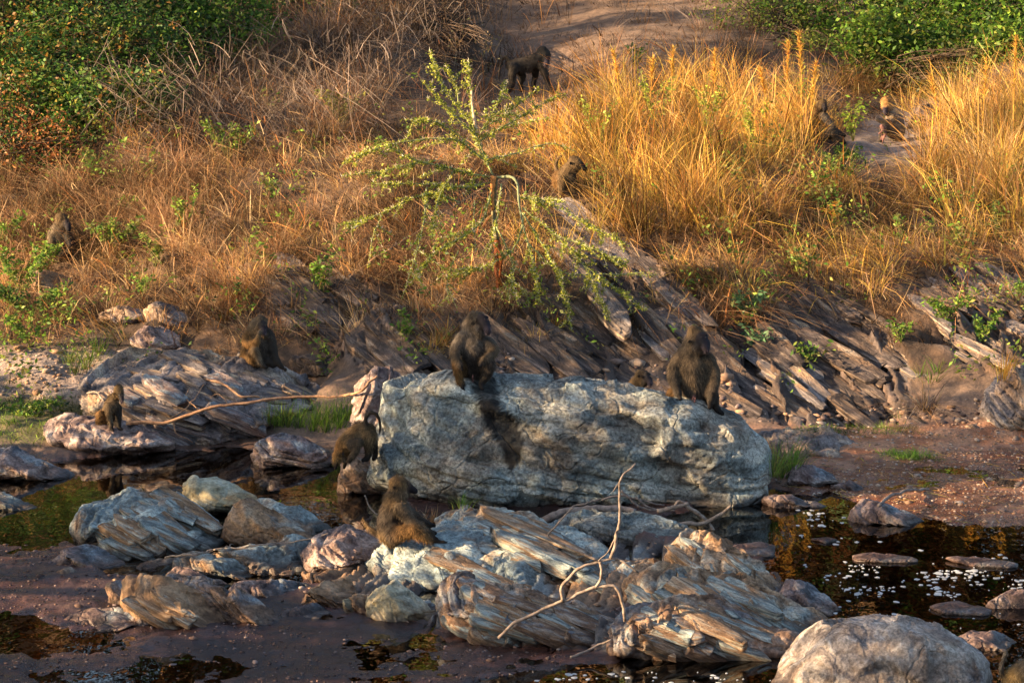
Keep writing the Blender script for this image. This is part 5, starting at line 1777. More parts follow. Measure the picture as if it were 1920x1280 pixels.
def add_shade_tree(label, x, y, hgt, rx, seed, n=4200, lo=0.28):  # unseen tree, placed and sized to throw shade into the view
    rg = np.random.default_rng(seed)
    z0 = float(ground_z(x, y)[0])
    root = empty("added_shade_tree", (x, y, z0))
    tag(root, label, "tree")
    bag = Bag()
    bag.tube(catmull([(0, 0, -0.2), (0.15, 0.1, hgt * 0.25), (-0.1, 0.0, hgt * 0.5), (0.1, 0.1, hgt * 0.85)], 5), 0.20, 0.05, 8, (0.12, 0.09, 0.07), 0.05)
    bag.build("trunk", M["bark"], (0, 0, 0), root)
    pts, cl = [], []
    limbs = Bag()
    m = 26
    for j in range(m):
        a = rg.uniform(0, 6.28)
        t = rg.uniform(lo, 1.0)
        r = rx * math.sqrt(rg.uniform(0.05, 1)) * (1.0 if t < 0.8 else 0.7)
        c = np.array([math.cos(a) * r, math.sin(a) * r, hgt * t])
        limbs.tube(catmull([(0, 0.05, hgt * min(t, 0.8) * 0.6), c * 0.5 + np.array([0, 0, hgt * t * 0.38]), c], 4), 0.05, 0.012, 5, (0.12, 0.09, 0.07))
        k = n // m
        d = rg.normal(size=(k, 3))
        d /= np.linalg.norm(d, axis=1)[:, None]
        pts.append(c + d * rg.uniform(0.2, 0.95, (k, 1)) * np.array([1.1, 1.1, 0.7]))
        cl.append(pick(DKGREEN + GREEN[:1], k, rg))
    limbs.build("limbs", M["bark"], (0, 0, 0), root)
    V, F, C = leaves(np.concatenate(pts), 0.17, np.concatenate(cl), seed, 0.55)
    link("crown", fast_mesh("crown", V, F, False, C), M["leaf"], (0, 0, 0), root)["kind"] = "stuff"


for i, (tx, ty, th, tr, lab) in enumerate([
        (-10.5, 14.5, 6.6, 1.9, "added leafy shade tree on the low left bank, nearest of the left row"), (-11.2, 17.6, 7.2, 2.0, "tall added shade tree second in the row left of the pools"),
        (-10.6, 20.6, 6.8, 2.0, "added shade tree standing left of the dark pool beyond the frame"), (-11.4, 23.4, 7.2, 2.0, "tall added shade tree left of the small seated baboon's meadow"),
        (-11.8, 26.2, 5.0, 1.8, "smaller added shade tree farthest in the left row by the water"),
        (-13.5, 37.0, 7.0, 2.3, "wide added shade tree on top of the left bank behind the green bush"), (-14.0, 41.0, 8.0, 2.6, "tallest added shade tree on the upper left bank")]):
    add_shade_tree(lab, tx, ty, th, tr, 700 + i, lo=0.2)
# ------------------------------------------------------------------ baboons
COAT_AND_LIGHT = {  # coat colours, also used to paint lit and shaded sides
    'f': (0.112, 0.080, 0.050), 'o': (0.15, 0.095, 0.045), 'b': (0.19, 0.10, 0.035), 'k': (0.045, 0.036, 0.028), 'd': (0.022, 0.018, 0.017),
    'm': (0.016, 0.013, 0.018), 'p': (0.16, 0.10, 0.095), 'n': (0.075, 0.055, 0.065), 'g': (0.125, 0.102, 0.080), 'y': (0.33, 0.20, 0.07), 't': (0.20, 0.15, 0.10),
    'r': (0.30, 0.14, 0.12), 'v': (0.055, 0.042, 0.032),
}
_ico = None


def ico(sub=2):
    global _ico
    if _ico is None:
        import bmesh
        bm = bmesh.new()
        bmesh.ops.create_icosphere(bm, subdivisions=sub, radius=1.0)
        _ico = (np.array([v.co[:] for v in bm.verts]), np.array([[v.index for v in f.verts] for f in bm.faces]))
        bm.free()
    return _ico


def baboon(label, anchor, chains, eyes=(), ears=(), voxel=0.0125, fur_n=7000, fur_len=0.035, Y=None, dY=0.0, seed=1, name="baboon", cat="baboon", tone=1.0,
           group=None, furmix=None):
    """chains of (u, v, depth in metres towards the back, radius in photo pixels, coat and light key), measured against the view; anchor is a pixel where it sits"""
    rg = np.random.default_rng(seed)
    if Y is None:
        Y = hitY(*anchor)
    Y = Y + dY
    px = Y * PXM
    base = np.array(PV(anchor[0], anchor[1], Y))
    S, R_, K = [], [], []
    for ch in chains:
        pts = [(np.array(PV(u, v, Y + d)) - base, r * px, COAT_AND_LIGHT[k]) for (u, v, d, r, k) in ch]
        if len(pts) == 1:
            pts = pts * 2
        for (a, ra, ca), (b, rb, cb) in zip(pts[:-1], pts[1:]):
            L_ = np.linalg.norm(b - a)
            n = max(2, int(L_ / (0.28 * min(ra, rb) + 0.001)) + 1)
            for t in np.linspace(0, 1, min(n, 40)):
                S.append(a + (b - a) * t)
                R_.append(ra + (rb - ra) * t)
                K.append(np.array(ca) * (1 - t) + np.array(cb) * t)
    S, R_, K = np.array(S), np.array(R_), np.array(K)
    iv, if_ = ico()
    V = (S[:, None, :] + iv[None] * R_[:, None, None]).reshape(-1, 3)
    F = (if_[None] + (np.arange(len(S)) * len(iv))[:, None, None]).reshape(-1, 3)
    tmp = bpy.data.objects.new("tmp", fast_mesh("tmp", V, [F]))
    COL.objects.link(tmp)
    rm = tmp.modifiers.new("r", 'REMESH')
    rm.mode = 'VOXEL'
    rm.voxel_size = voxel
    sm = tmp.modifiers.new("s", 'SMOOTH')
    sm.factor = 0.5
    sm.iterations = 4
    dg = bpy.context.evaluated_depsgraph_get()
    me0 = bpy.data.meshes.new_from_object(tmp.evaluated_get(dg))
    bpy.data.objects.remove(tmp)
    nv_ = len(me0.vertices)
    V = np.empty(nv_ * 3, np.float32)
    me0.vertices.foreach_get("co", V)
    V = V.reshape(-1, 3).astype(float)
    Fs = np.array([tuple(p.vertices) for p in me0.polygons if len(p.vertices) == 4])
    Ts = np.array([tuple(p.vertices) for p in me0.polygons if len(p.vertices) == 3]).reshape(-1, 3)
    nr = np.empty(nv_ * 3, np.float32)
    me0.vertices.foreach_get("normal", nr)
    nr = nr.reshape(-1, 3).astype(float)
    bpy.data.meshes.remove(me0)
    # coat colour and painted light from the nearest bones
    C = np.zeros((nv_, 3))
    for c0 in range(0, nv_, 4000):
        d = np.sqrt(((V[c0:c0 + 4000, None, :] - S[None]) ** 2).sum(-1)) - R_[None]
        w = np.exp(-np.maximum(d + 0.006, 0) / 0.007) + 1e-9
        C[c0:c0 + 4000] = (w @ K) / w.sum(1)[:, None]
    V = V + nr * (0.006 * fbm(V * 22, 2, seed))[:, None]
    vary = 1 + 0.35 * fbm(V * 9, 3, seed + 3) + 0.25 * fbm(V * 40, 2, seed + 4)
    C = C * vary[:, None] * tone * 0.56
    root = empty(name, tuple(base))
    tag(root, label, cat, group)
    link("body", fast_mesh("body", V, [Fs, Ts], True, C), M["fur"], (0, 0, 0), root)
    # coat hairs
    if fur_n:
        i = rg.integers(0, len(Fs), fur_n)
        q = Fs[i]
        w = rg.dirichlet([1, 1, 1, 1], fur_n)
        p = (V[q] * w[..., None]).sum(1)
        nn = (nr[q] * w[..., None]).sum(1)
        nn /= np.linalg.norm(nn, axis=1)[:, None] + 1e-9
        cc = (C[q] * w[..., None]).sum(1)
        lum = cc.sum(1) / (tone * 0.56)
        keep = lum > 0.115                       # the face, hands and feet stay bare
        p, nn, cc = p[keep], nn[keep], cc[keep]
        m = len(p)
        down = np.array([0, 0, -1.0]) - nn * nn[:, 2:3] * -1
        dirs = nn * 0.22 + down * 0.9 + rg.normal(size=(m, 3)) * 0.16
        dirs /= np.linalg.norm(dirs, axis=1)[:, None]
        ln = fur_len * 0.8 * rg.uniform(0.5, 1.4, m)[:, None]
        sd = np.cross(dirs, nn)
        sd /= np.linalg.norm(sd, axis=1)[:, None] + 1e-9
        wdt = 0.0022
        a = p - sd * wdt - nn * 0.004
        b = p + sd * wdt - nn * 0.004
        t = p + dirs * ln + nn * 0.004
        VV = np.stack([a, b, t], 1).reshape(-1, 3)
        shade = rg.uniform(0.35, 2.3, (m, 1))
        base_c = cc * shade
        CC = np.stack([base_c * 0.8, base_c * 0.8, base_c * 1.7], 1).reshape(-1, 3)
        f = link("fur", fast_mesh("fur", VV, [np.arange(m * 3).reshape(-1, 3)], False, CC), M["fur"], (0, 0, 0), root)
        f["kind"] = "stuff"
    for (u, v, d) in eyes:
        bag = Bag()
        iv, if_ = ico()
        bag.add(iv * 0.0055 + (np.array(PV(u, v, Y + d)) - base), [if_], (0.02, 0.010, 0.004))
        bag.build("eye", M["eye"], (0, 0, 0), root)
    for (u, v, d, r) in ears:
        bag = Bag()
        n = 10
        c = np.array(PV(u, v, Y + d)) - base
        ang = np.linspace(0, 2 * np.pi, n, endpoint=False)
        ring = c + np.stack([np.cos(ang) * r * px * 0.75, -0.012 + 0 * ang, np.sin(ang) * r * px], -1)
        inner = c + np.stack([np.cos(ang) * r * px * 0.45, 0.004 + 0 * ang, np.sin(ang) * r * px * 0.6], -1)
        back = c + np.stack([np.cos(ang) * r * px * 0.5, 0.02 + 0 * ang, np.sin(ang) * r * px * 0.7], -1)
        VV = np.concatenate([ring, inner, back])
        k = np.arange(n)
        k2 = (k + 1) % n
        Q = np.concatenate([np.stack([k, k2, n + k2, n + k], -1), np.stack([k2, k, 2 * n + k, 2 * n + k2], -1)])
        bag.add(VV, [Q, np.array([list(n + k)])], (0.07, 0.05, 0.035))
        bag.build("ear", M["fur"], (0, 0, 0), root)
    return root


M["eye"] = attr_material("wet_brown_eye", trans=0.0, rough=0.15, vary=0.0, spec=0.8)


def fingers(u, v, d, dirx, diry, ln, r, k='d', n=4, spread=2.4):
    """four fingers fanned out from a palm, and a thumb from its side, as chains"""
    out = [[(u, v, d, r * 2.0, k), (u + dirx * ln * 0.45, v + diry * ln * 0.45, d - 0.01, r * 1.7, k)]]
    for i in range(n):
        o = (i - (n - 1) / 2) * spread
        px_, py_ = -diry, dirx
        l = ln * (1.0 if i in (1, 2) else 0.85)
        out.append([(u + dirx * ln * 0.3 + px_ * o * 0.6, v + diry * ln * 0.3 + py_ * o * 0.6, d - 0.01, r, k),
                    (u + dirx * l * 0.75 + px_ * o, v + diry * l * 0.75 + py_ * o, d - 0.02, r * 0.9, k),
                    (u + dirx * l * 1.15 + px_ * o * 1.1, v + diry * l * 1.15 + py_ * o * 1.1, d - 0.012, r * 0.7, k)])
    out.append([(u, v, d, r, k), (u - diry * ln * 0.42 + dirx * ln * 0.2, v + dirx * ln * 0.42 + diry * ln * 0.2, d - 0.01, r * 0.8, k)])
    return out


# the male on the huge boulder, lit left leg and shaded belly painted
baboon("grey olive male baboon sitting on top of the huge boulder with knees up, looking right", (884, 722), [
    [(890, 596, .02, 16, 'f'), (893, 601, 0, 19.5, 'f'), (884, 614, .02, 20, 'g'), (884, 628, .03, 20, 'g')],
    [(904, 599, -.07, 11, 'm'), (908, 605, -.09, 11, 'm'), (912, 612, -.14, 9.4, 'm'), (915, 620, -.19, 6.6, 'n'), (916, 624, -.20, 5.2, 'm')],
    [(906, 594, -.09, 4, 'm'), (914, 594, -.09, 3.5, 'm')],
    [(898, 616, -.07, 11, 'g'), (904, 626, -.08, 8, 'k')],
    [(886, 632, .05, 22, 'g'), (889, 648, .02, 30, 'g'), (889, 665, .0, 28, 'v'), (888, 685, .02, 25, 'k'), (886, 703, .06, 26, 'v')],
    [(868, 634, -.02, 15, 'g'), (857, 650, -.06, 12.5, 'g'), (852, 664, -.12, 10, 'f'), (857, 676, -.2, 7.5, 'f'), (863, 686, -.24, 6, 'v')],
    *fingers(864, 688, -.25, 0.35, 0.95, 8, 1.8, 'd'),
    [(915, 645, -.02, 15, 'g'), (926, 656, -.06, 11.5, 'f'), (924, 664, -.12, 9.5, 'f'), (909, 672, -.2, 7.5, 'f'), (903, 680, -.23, 5.5, 'v')],
    *fingers(902, 681, -.24, -0.4, 0.9, 8, 1.8, 'd'),
    [(872, 700, .08, 19, 'o'), (862, 688, -.06, 15, 'o'), (857, 682, -.18, 11.5, 'b'), (859, 700, -.17, 9.5, 'b'), (863, 716, -.15, 7.5, 'o'), (867, 722, -.17, 6, 'd')],
    *fingers(867, 724, -.18, 0.15, 0.98, 10, 2.0, 'd'),
    [(904, 700, .08, 19, 'f'), (914, 690, -.06, 15, 'f'), (919, 684, -.18, 12, 'v'), (914, 700, -.16, 10, 'v'), (906, 714, -.15, 8, 'k'), (902, 720, -.17, 6.5, 'd')],
    *fingers(903, 722, -.18, 0.25, 0.96, 10, 2.0, 'd'),
    [(886, 699, -.13, 1.4, 'r'), (885, 715, -.16, 1.4, 'r')],
    [(868, 712, .14, 5, 'o'), (858, 728, .2, 4, 'o')],
], eyes=[(909, 599, -.165), (915, 599, -.16)], ears=[(886, 606, -.075, 3.5)], fur_n=11000, fur_len=0.04, dY=0.12, seed=11)

# the big male on the right end
baboon("big dark male baboon sitting upright on the right end of the huge boulder", (1292, 752), [
    [(1302, 622, .0, 14, 'o'), (1306, 631, 0, 19, 'f'), (1300, 646, .02, 21, 'f'), (1296, 662, .04, 24, 'f')],
    [(1315, 634, -.08, 12.5, 'm'), (1319, 641, -.11, 12, 'm'), (1323, 647, -.17, 10, 'm'), (1324, 653, -.21, 7.2, 'n'), (1325, 657, -.22, 6, 'm')],
    [(1313, 628, -.1, 4.5, 'm'), (1324, 628, -.1, 4.5, 'm')],
    [(1308, 652, -.09, 12, 'v'), (1316, 660, -.1, 9, 'k')],
    [(1296, 668, .04, 30, 'f'), (1299, 690, .02, 36, 'f'), (1301, 712, .0, 34, 'f'), (1302, 730, .0, 33, 'v'), (1298, 745, .08, 34, 'v')],
    [(1275, 674, -.01, 17, 'f'), (1263, 692, -.04, 13, 'f'), (1261, 706, -.08, 11, 'f'), (1268, 726, -.14, 9, 'v'), (1273, 740, -.18, 7, 'k')],
    *fingers(1274, 742, -.19, 0.3, 0.95, 9, 2.0, 'd'),
    [(1326, 676, -.01, 17, 'f'), (1338, 696, -.04, 13.5, 'f'), (1340, 712, -.08, 12, 'f'), (1335, 735, -.14, 10.5, 'v'), (1332, 752, -.16, 8.5, 'k')],
    *fingers(1332, 756, -.17, -0.1, 0.99, 11, 2.2, 'd'),
    [(1276, 750, .08, 20, 'o'), (1262, 738, -.02, 14, 'b'), (1256, 746, -.04, 9, 'o'), (1258, 756, -.02, 7, 'k')],
    [(1318, 752, .04, 20, 'f'), (1336, 744, -.06, 14, 'v'), (1340, 760, -.08, 9, 'v'), (1346, 770, -.1, 6.5, 'd'), (1356, 777, -.12, 4, 'd')],
    *fingers(1348, 771, -.11, 0.85, 0.5, 10, 1.8, 'd'),
    [(1300, 744, -.16, 3, 'r'), (1304, 753, -.17, 2, 'r')],
], eyes=[(1315, 632.5, -.185), (1323, 632.5, -.185)], ears=[(1293, 640, -.09, 3.5)], fur_n=13000, fur_len=0.042, dY=0.15, seed=12)

# seated side-on in the foreground
baboon("brown baboon sitting side-on on the long middle outcrop with arms on its knees, facing right", (738, 1012), [
    [(742, 906, .0, 15, 'o'), (750, 908, 0, 16, 'o'), (745, 921, .0, 17, 'f'), (740, 933, .0, 21, 'o')],
    [(760, 910, -.0, 10, 'v'), (768, 914, -.0, 9, 'm'), (775, 918, -.0, 7.5, 'm'), (780, 920, -.0, 5.5, 'm')],
    [(763, 904, -.02, 4, 'k'), (763, 904, .03, 4, 'k')],
    [(756, 924, -.02, 9, 't'), (762, 928, -.0, 6, 'v')],
    [(738, 942, .0, 23, 'o'), (738, 960, .0, 28, 'v'), (733, 980, .0, 30, 'v'), (731, 996, .0, 26, 'o'), (735, 1003, .0, 22, 'v')],
    [(754, 946, .0, 14, 'g'), (758, 960, .02, 14, 'g')],
    [(750, 952, -.11, 13.5, 'f'), (762, 968, -.15, 10.5, 'f'), (777, 980, -.18, 9, 'f'), (797, 993, -.19, 7, 'f'), (811, 1002, -.19, 5.5, 'k')],
    *fingers(813, 1004, -.19, 0.7, 0.7, 11, 1.8, 'd'),
    [(762, 955, .12, 11, 'g'), (778, 968, .16, 9, 'v'), (795, 978, .17, 7.5, 'v'), (806, 983, .17, 6.5, 'k')],
    *fingers(810, 984, .17, 0.98, 0.15, 9, 1.8, 'd'),
    [(738, 1001, -.1, 17, 'v'), (760, 996, -.17, 15, 'b'), (776, 993, -.2, 14.5, 'b'), (792, 1003, -.2, 11.5, 'b'), (806, 1011, -.2, 7, 'o'), (816, 1014, -.2, 5, 'd')],
    [(816, 1014, -.2, 4.5, 'd'), (828, 1015, -.2, 3.6, 'd'), (840, 1017, -.2, 2.2, 'd')],
    *fingers(826, 1015, -.2, 0.98, 0.15, 9, 1.4, 'd'),
    [(745, 1001, .14, 16, 'v'), (772, 992, .17, 12, 'v'), (796, 996, .18, 9, 'v'), (816, 999, .18, 5, 'd')],
    [(716, 1006, .05, 6, 'k'), (704, 997, .1, 5, 'o'), (692, 989, .12, 4.5, 'o'), (684, 979, .14, 4, 'o'), (681, 970, .14, 2.5, 'o')],
], eyes=[(767, 908.5, -.052)], ears=[(740, 914, -.082, 3.2)], fur_n=12000, fur_len=0.04, dY=-0.18, seed=13)

# thinking baboon, left; lit left side and shaded right side painted
baboon("brown baboon sitting on the pale left outcrop with one hand held to its mouth", (481, 690), [
    [(488, 604, 0, 14.5, 'f'), (483, 610, .01, 15.5, 'f'), (476, 621, .02, 16, 'o')],
    [(493, 610, -.06, 9.5, 'm'), (495, 618, -.11, 6.8, 'm'), (495, 623, -.14, 5.5, 'n')],
    [(490, 607, -.09, 3.4, 'k'), (498, 607, -.08, 3.4, 'k')], [(491, 621, -.08, 6, 'o'), (495, 627, -.08, 5, 'o')],
    [(478, 632, .03, 21, 'o'), (483, 648, .0, 25, 'v'), (486, 664, .0, 24, 'k'), (480, 676, .05, 22, 'v')],
    [(464, 630, -.03, 11, 'b'), (461, 642, -.08, 9, 'b'), (470, 645, -.15, 7.6, 'b'), (481, 642, -.18, 6.4, 'b'), (485, 630, -.18, 5.2, 'o'), (486, 622, -.17, 4.2, 't')],
    [(462, 656, .0, 12, 'b'), (459, 668, .0, 11, 'b'), (464, 680, .02, 10.5, 'b')],
    [(472, 678, .0, 14, 'o'), (474, 662, -.12, 10, 'b'), (478, 656, -.18, 8.4, 'f'), (485, 672, -.15, 6.4, 't'), (491, 684, -.14, 5.5, 'v'), (497, 688, -.15, 4.5, 'd')],
    *fingers(494, 687, -.15, 0.9, 0.3, 8, 1.5, 'd'),
    [(502, 626, .0, 12, 'k'), (509, 644, -.02, 11, 'k'), (513, 662, -.06, 9, 'k'), (520, 678, -.1, 7, 'k'), (529, 689, -.12, 5, 'd')],
    *fingers(530, 690, -.12, 0.85, 0.5, 9, 1.5, 'd'),
    [(492, 680, .02, 14, 'k'), (505, 678, -.08, 9, 'k'), (512, 686, -.1, 6, 'd')],
    [(463, 681, -.03, 4, 'r'), (468, 684, -.04, 4, 'r')],
    [(459, 678, .08, 6, 'v'), (450, 680, .06, 5, 'v'), (440, 686, .03, 4.4, 'v'), (430, 693, .0, 3, 'v')],
], eyes=[(491, 609.5, -.135), (498, 609.5, -.13)], fur_n=8000, dY=0.04, seed=14, tone=1.25)

# small one by the left shore, sunlit left and shaded right painted
baboon("small brown baboon sitting on the flat purple-grey rock at the left shore, head bowed", (208, 806), [
    [(222, 730, 0, 10, 'o'), (224, 736, -.01, 9.5, 'o'), (216, 744, .02, 10, 'o')],
    [(227, 741, -.05, 6, 'k'), (228, 747, -.09, 5, 'm'), (229, 751, -.11, 4, 'n')],
    [(213, 748, .02, 12, 'o'), (208, 762, .02, 15, 'o'), (212, 760, -.02, 13, 'f'), (200, 777, .04, 14, 'o'), (193, 784, .06, 13, 'o'), (191, 793, .06, 11, 'b')],
    [(205, 762, -.06, 8, 'f'), (204, 776, -.1, 6, 'o'), (207, 790, -.12, 5, 'f'), (209, 803, -.13, 4.2, 'd')],
    *fingers(209, 804, -.13, 0.5, 0.8, 6, 1.3, 'd'),
    [(221, 764, -.02, 8, 'k'), (223, 780, -.04, 6, 'k'), (223, 795, -.06, 4.6, 'k'), (224, 803, -.07, 3.8, 'd'), (230, 805, -.08, 2.5, 'd')],
    [(197, 790, .0, 11, 'b'), (188, 778, -.05, 9, 'b'), (185, 790, -.04, 7, 'b'), (190, 800, -.04, 5, 'b'), (198, 805, -.07, 3.6, 'd')],
    [(212, 792, .03, 10, 'k'), (217, 782, -.02, 7, 'k'), (216, 798, -.05, 4.5, 'k')],
    [(200, 797, .1, 4, 'v'), (227, 796, .06, 2.4, 'v'), (241, 799, .02, 2.0, 'v'), (258, 793, .0, 1.6, 'v')],
], eyes=[(225, 740.5, -.10), (230, 740.5, -.095)], ears=[(214, 738, -.04, 2.4)], fur_n=6000, fur_len=0.03, Y=None, dY=0.12, seed=15, voxel=0.009)

# drinking
baboon("orange brown baboon bending head down from the dark rock to drink, tail looped up", (676, 862), [
    [(640, 843, .0, 12, 'b'), (635, 851, -.02, 11.5, 'b'), (632, 859, -.03, 9.5, 'y'), (630, 868, -.04, 6.5, 'm'), (629, 875, -.05, 4.4, 'm'), (629, 879, -.05, 3.2, 'm')],
    [(645, 835, .0, 17, 'b'), (655, 827, .0, 20, 'o'), (668, 817, .0, 21.5, 'o'), (681, 810, .0, 20, 'o'), (690, 808, .02, 17, 'o'), (694, 818, .02, 15, 't')],
    [(687, 800, .0, 6, 'v'), (685, 789, -.02, 5, 'k'), (688, 778, -.03, 4.6, 'k'), (696, 772, -.04, 4.2, 'k'), (705, 775, -.05, 4, 'k'), (711, 785, -.05, 3.8, 'k'), (713, 798, -.04, 3.4, 'k'), (712, 810, -.03, 3, 'k')],
    [(692, 818, -.06, 14, 'o'), (690, 834, -.08, 10, 'o'), (692, 848, -.06, 7.5, 'v'), (688, 860, -.06, 6.5, 'd'), (680, 863, -.09, 4.5, 'd')],
    [(698, 820, .1, 12, 't'), (702, 836, .12, 8, 'v'), (704, 852, .12, 6, 'v'), (700, 861, .12, 5, 'd')],
    [(662, 832, -.09, 12, 'v'), (672, 830, -.13, 9, 'f'), (668, 844, -.13, 7.5, 'f'), (660, 856, -.12, 6.2, 'f'), (654, 864, -.12, 5, 'd')],
    [(650, 842, .08, 9, 'b'), (650, 856, .08, 6.4, 'b'), (647, 868, .06, 5, 'd'), (645, 876, .05, 4, 'd')],
    [(640, 858, -.03, 8, 't'), (646, 860, -.02, 6, 'o')],
], eyes=[(633, 860, -.09)], ears=[(643, 850, -.09, 3.4)], fur_n=9000, Y=24.95, seed=16)

# peeking
baboon("brown baboon peeking from behind the huge boulder, only head and shoulders showing", (1196, 740), [
    [(1200, 701, .0, 10, 'o'), (1206, 702, 0, 11, 'v'), (1199, 710, .02, 12, 'o'), (1192, 722, .04, 15, 'o'), (1188, 740, .06, 20, 'o'), (1186, 762, .08, 24, 'v')],
    [(1212, 706, -.05, 7.5, 'm'), (1217, 713, -.10, 6.8, 'm'), (1220, 719, -.14, 5.6, 'n')],
    [(1212, 700, -.06, 4, 'k'), (1218, 701, -.05, 3.4, 'k')], [(1210, 718, -.04, 8, 'k')],
    [(1200, 735, -.06, 10, 'f'), (1206, 756, -.1, 8, 'v'), (1204, 790, -.1, 7, 'd')],
    [(1180, 735, .0, 10, 'o'), (1174, 760, .0, 8, 'o'), (1178, 790, .0, 7, 'd')],
], eyes=[(1213, 704.5, -.125), (1219, 705, -.115)], ears=[(1198, 705, -.075, 3)], fur_n=5000, Y=26.75, seed=17)

# standing left of the golden grass
baboon("brown baboon standing in the dry grass right of the thorn sapling, looking right", (1062, 382), [
    [(1076, 303, .0, 12, 'o'), (1080, 307, -.02, 12.5, 'o'), (1074, 316, .0, 12.5, 'o')],
    [(1087, 308, -.03, 7.5, 'm'), (1092, 313, -.05, 6.6, 'm'), (1097, 317, -.06, 5, 'm')],
    [(1068, 318, .0, 15, 'o'), (1062, 328, .0, 17, 'o'), (1055, 336, .06, 17, 'b'), (1050, 345, .12, 15, 'b'), (1050, 334, .25, 16, 'b'), (1050, 340, .4, 15, 'o')],
    [(1070, 335, -.04, 12, 'v'), (1073, 350, -.06, 9, 'o'), (1075, 364, -.06, 6.4, 'v'), (1077, 378, -.07, 4.8, 'd'), (1080, 382, -.1, 4, 'd')],
    [(1056, 338, -.06, 12, 'o'), (1053, 354, -.08, 8.4, 'o'), (1052, 368, -.08, 6.0, 'o'), (1052, 380, -.1, 4.6, 'd'), (1055, 384, -.13, 4, 'd')],
    [(1064, 344, .25, 13, 'k'), (1066, 362, .28, 8, 'k'), (1068, 380, .3, 6, 'd')],
    [(1048, 346, .35, 13, 'k'), (1045, 362, .38, 8, 'k'), (1046, 380, .38, 6, 'd')],
    [(1046, 328, .4, 5, 'o'), (1042, 310, .45, 4, 'o'), (1046, 297, .45, 3.4, 'o'), (1052, 292, .4, 3, 'o')],
], eyes=[(1087, 304.5, -.085)], ears=[(1070, 306, -.08, 3.2)], fur_n=7000, seed=18, dY=0.1, tone=0.95)

# male walking at the top, shade painted into a near-black coat
baboon("male baboon painted nearly black for shade, walking on bare ground at the top of the slope", (990, 168), [
    [(1018, 98, .0, 12, 'k'), (1021, 104, -.02, 12.5, 'k'), (1014, 110, .0, 14, 'k')],
    [(1025, 109, -.06, 7, 'm'), (1025, 115, -.12, 6, 'm'), (1024, 120, -.16, 5, 'n')],
    [(1008, 114, .0, 16.5, 'k'), (996, 119, .0, 15.5, 'v'), (982, 121, .0, 14, 'k'), (968, 122, .0, 13, 'k'), (961, 124, .0, 12, 'k')],
    [(1016, 124, -.06, 9.5, 'k'), (1022, 138, -.1, 7, 'k'), (1027, 154, -.1, 5.2, 'k'), (1033, 170, -.12, 4.4, 'd'), (1038, 176, -.14, 3.6, 'd')],
    [(1004, 126, .08, 9.5, 'k'), (1004, 142, .12, 6.6, 'k'), (1000, 158, .12, 5, 'k'), (1002, 172, .12, 4.2, 'd')],
    [(964, 128, -.08, 11, 'k'), (960, 142, -.1, 8, 'k'), (962, 156, -.1, 5.4, 'k'), (957, 170, -.1, 4.8, 'd')],
    [(972, 130, .1, 10, 'k'), (980, 144, .12, 7, 'k'), (975, 158, .12, 5, 'k'), (978, 170, .12, 4.4, 'd')],
    [(956, 116, .0, 5, 'k'), (950, 106, .0, 3.6, 'k'), (942, 110, .0, 3.2, 'k'), (938, 124, .0, 2.8, 'k'), (935, 146, .0, 2.2, 'k')],
], eyes=[(1022, 105, -.11), (1028, 105, -.10)], fur_n=8000, Y=39.2, seed=19, fur_len=0.05)
COAT_AND_LIGHT['k'] = (0.045, 0.036, 0.028)

# sitting upper right, sunlight painted gold on its crown
baboon("grey baboon with painted-on sunlit crown sitting on the bare patch at upper right holding an infant", (1668, 268), [
    [(1660, 190, .0, 9.5, 'b'), (1662, 196, -.01, 11, 'b'), (1666, 204, .0, 10.5, 'f'), (1672, 200, .02, 9, 'g')],
    [(1660, 204, -.06, 6, 'm'), (1660, 210, -.1, 5.4, 'm'), (1661, 214, -.11, 4.4, 'm')],
    [(1673, 212, .02, 14, 'g'), (1678, 226, .03, 16.5, 'g'), (1682, 242, .04, 16.5, 'f'), (1681, 254, .04, 14.5, 'v')],
    [(1672, 222, -.08, 9.5, 'f'), (1670, 231, -.12, 7.2, 'k'), (1659, 229, -.17, 6, 'k'), (1648, 226, -.18, 4.4, 'd'), (1644, 224, -.18, 3.4, 'd')],
    [(1676, 252, -.04, 12, 'v'), (1664, 242, -.14, 9, 'k'), (1656, 240, -.18, 7, 'k'), (1652, 256, -.16, 5, 'k'), (1650, 268, -.15, 4, 'd'), (1642, 271, -.17, 3, 'd')],
    [(1684, 256, .08, 10, 'v'), (1690, 264, .1, 5, 'v'), (1700, 270, .12, 3, 'v')],
], eyes=[(1658, 203, -.105), (1663, 203, -.10)], fur_n=6500, seed=20, dY=0.10, tone=2.3)
baboon("tiny pinkish infant baboon held in the lap of the grey baboon at upper right", (1656, 258), [
    [(1653, 237, -.0, 4.4, 'r'), (1657, 243, 0, 5.4, 'p'), (1658, 250, 0, 5, 'p')],
    [(1654, 246, -.02, 2.2, 'r'), (1648, 251, -.03, 1.8, 'r')],
    [(1660, 253, -.02, 2.6, 'r'), (1656, 262, -.04, 2.0, 'r'), (1654, 270, -.04, 1.6, 'p')],
    [(1656, 253, .0, 2.4, 'p'), (1651, 262, -.02, 1.8, 'r')],
], fur_n=0, Y=hitY(1668, 268) - 0.16, seed=21, voxel=0.008, name="infant_baboon", cat="infant baboon")

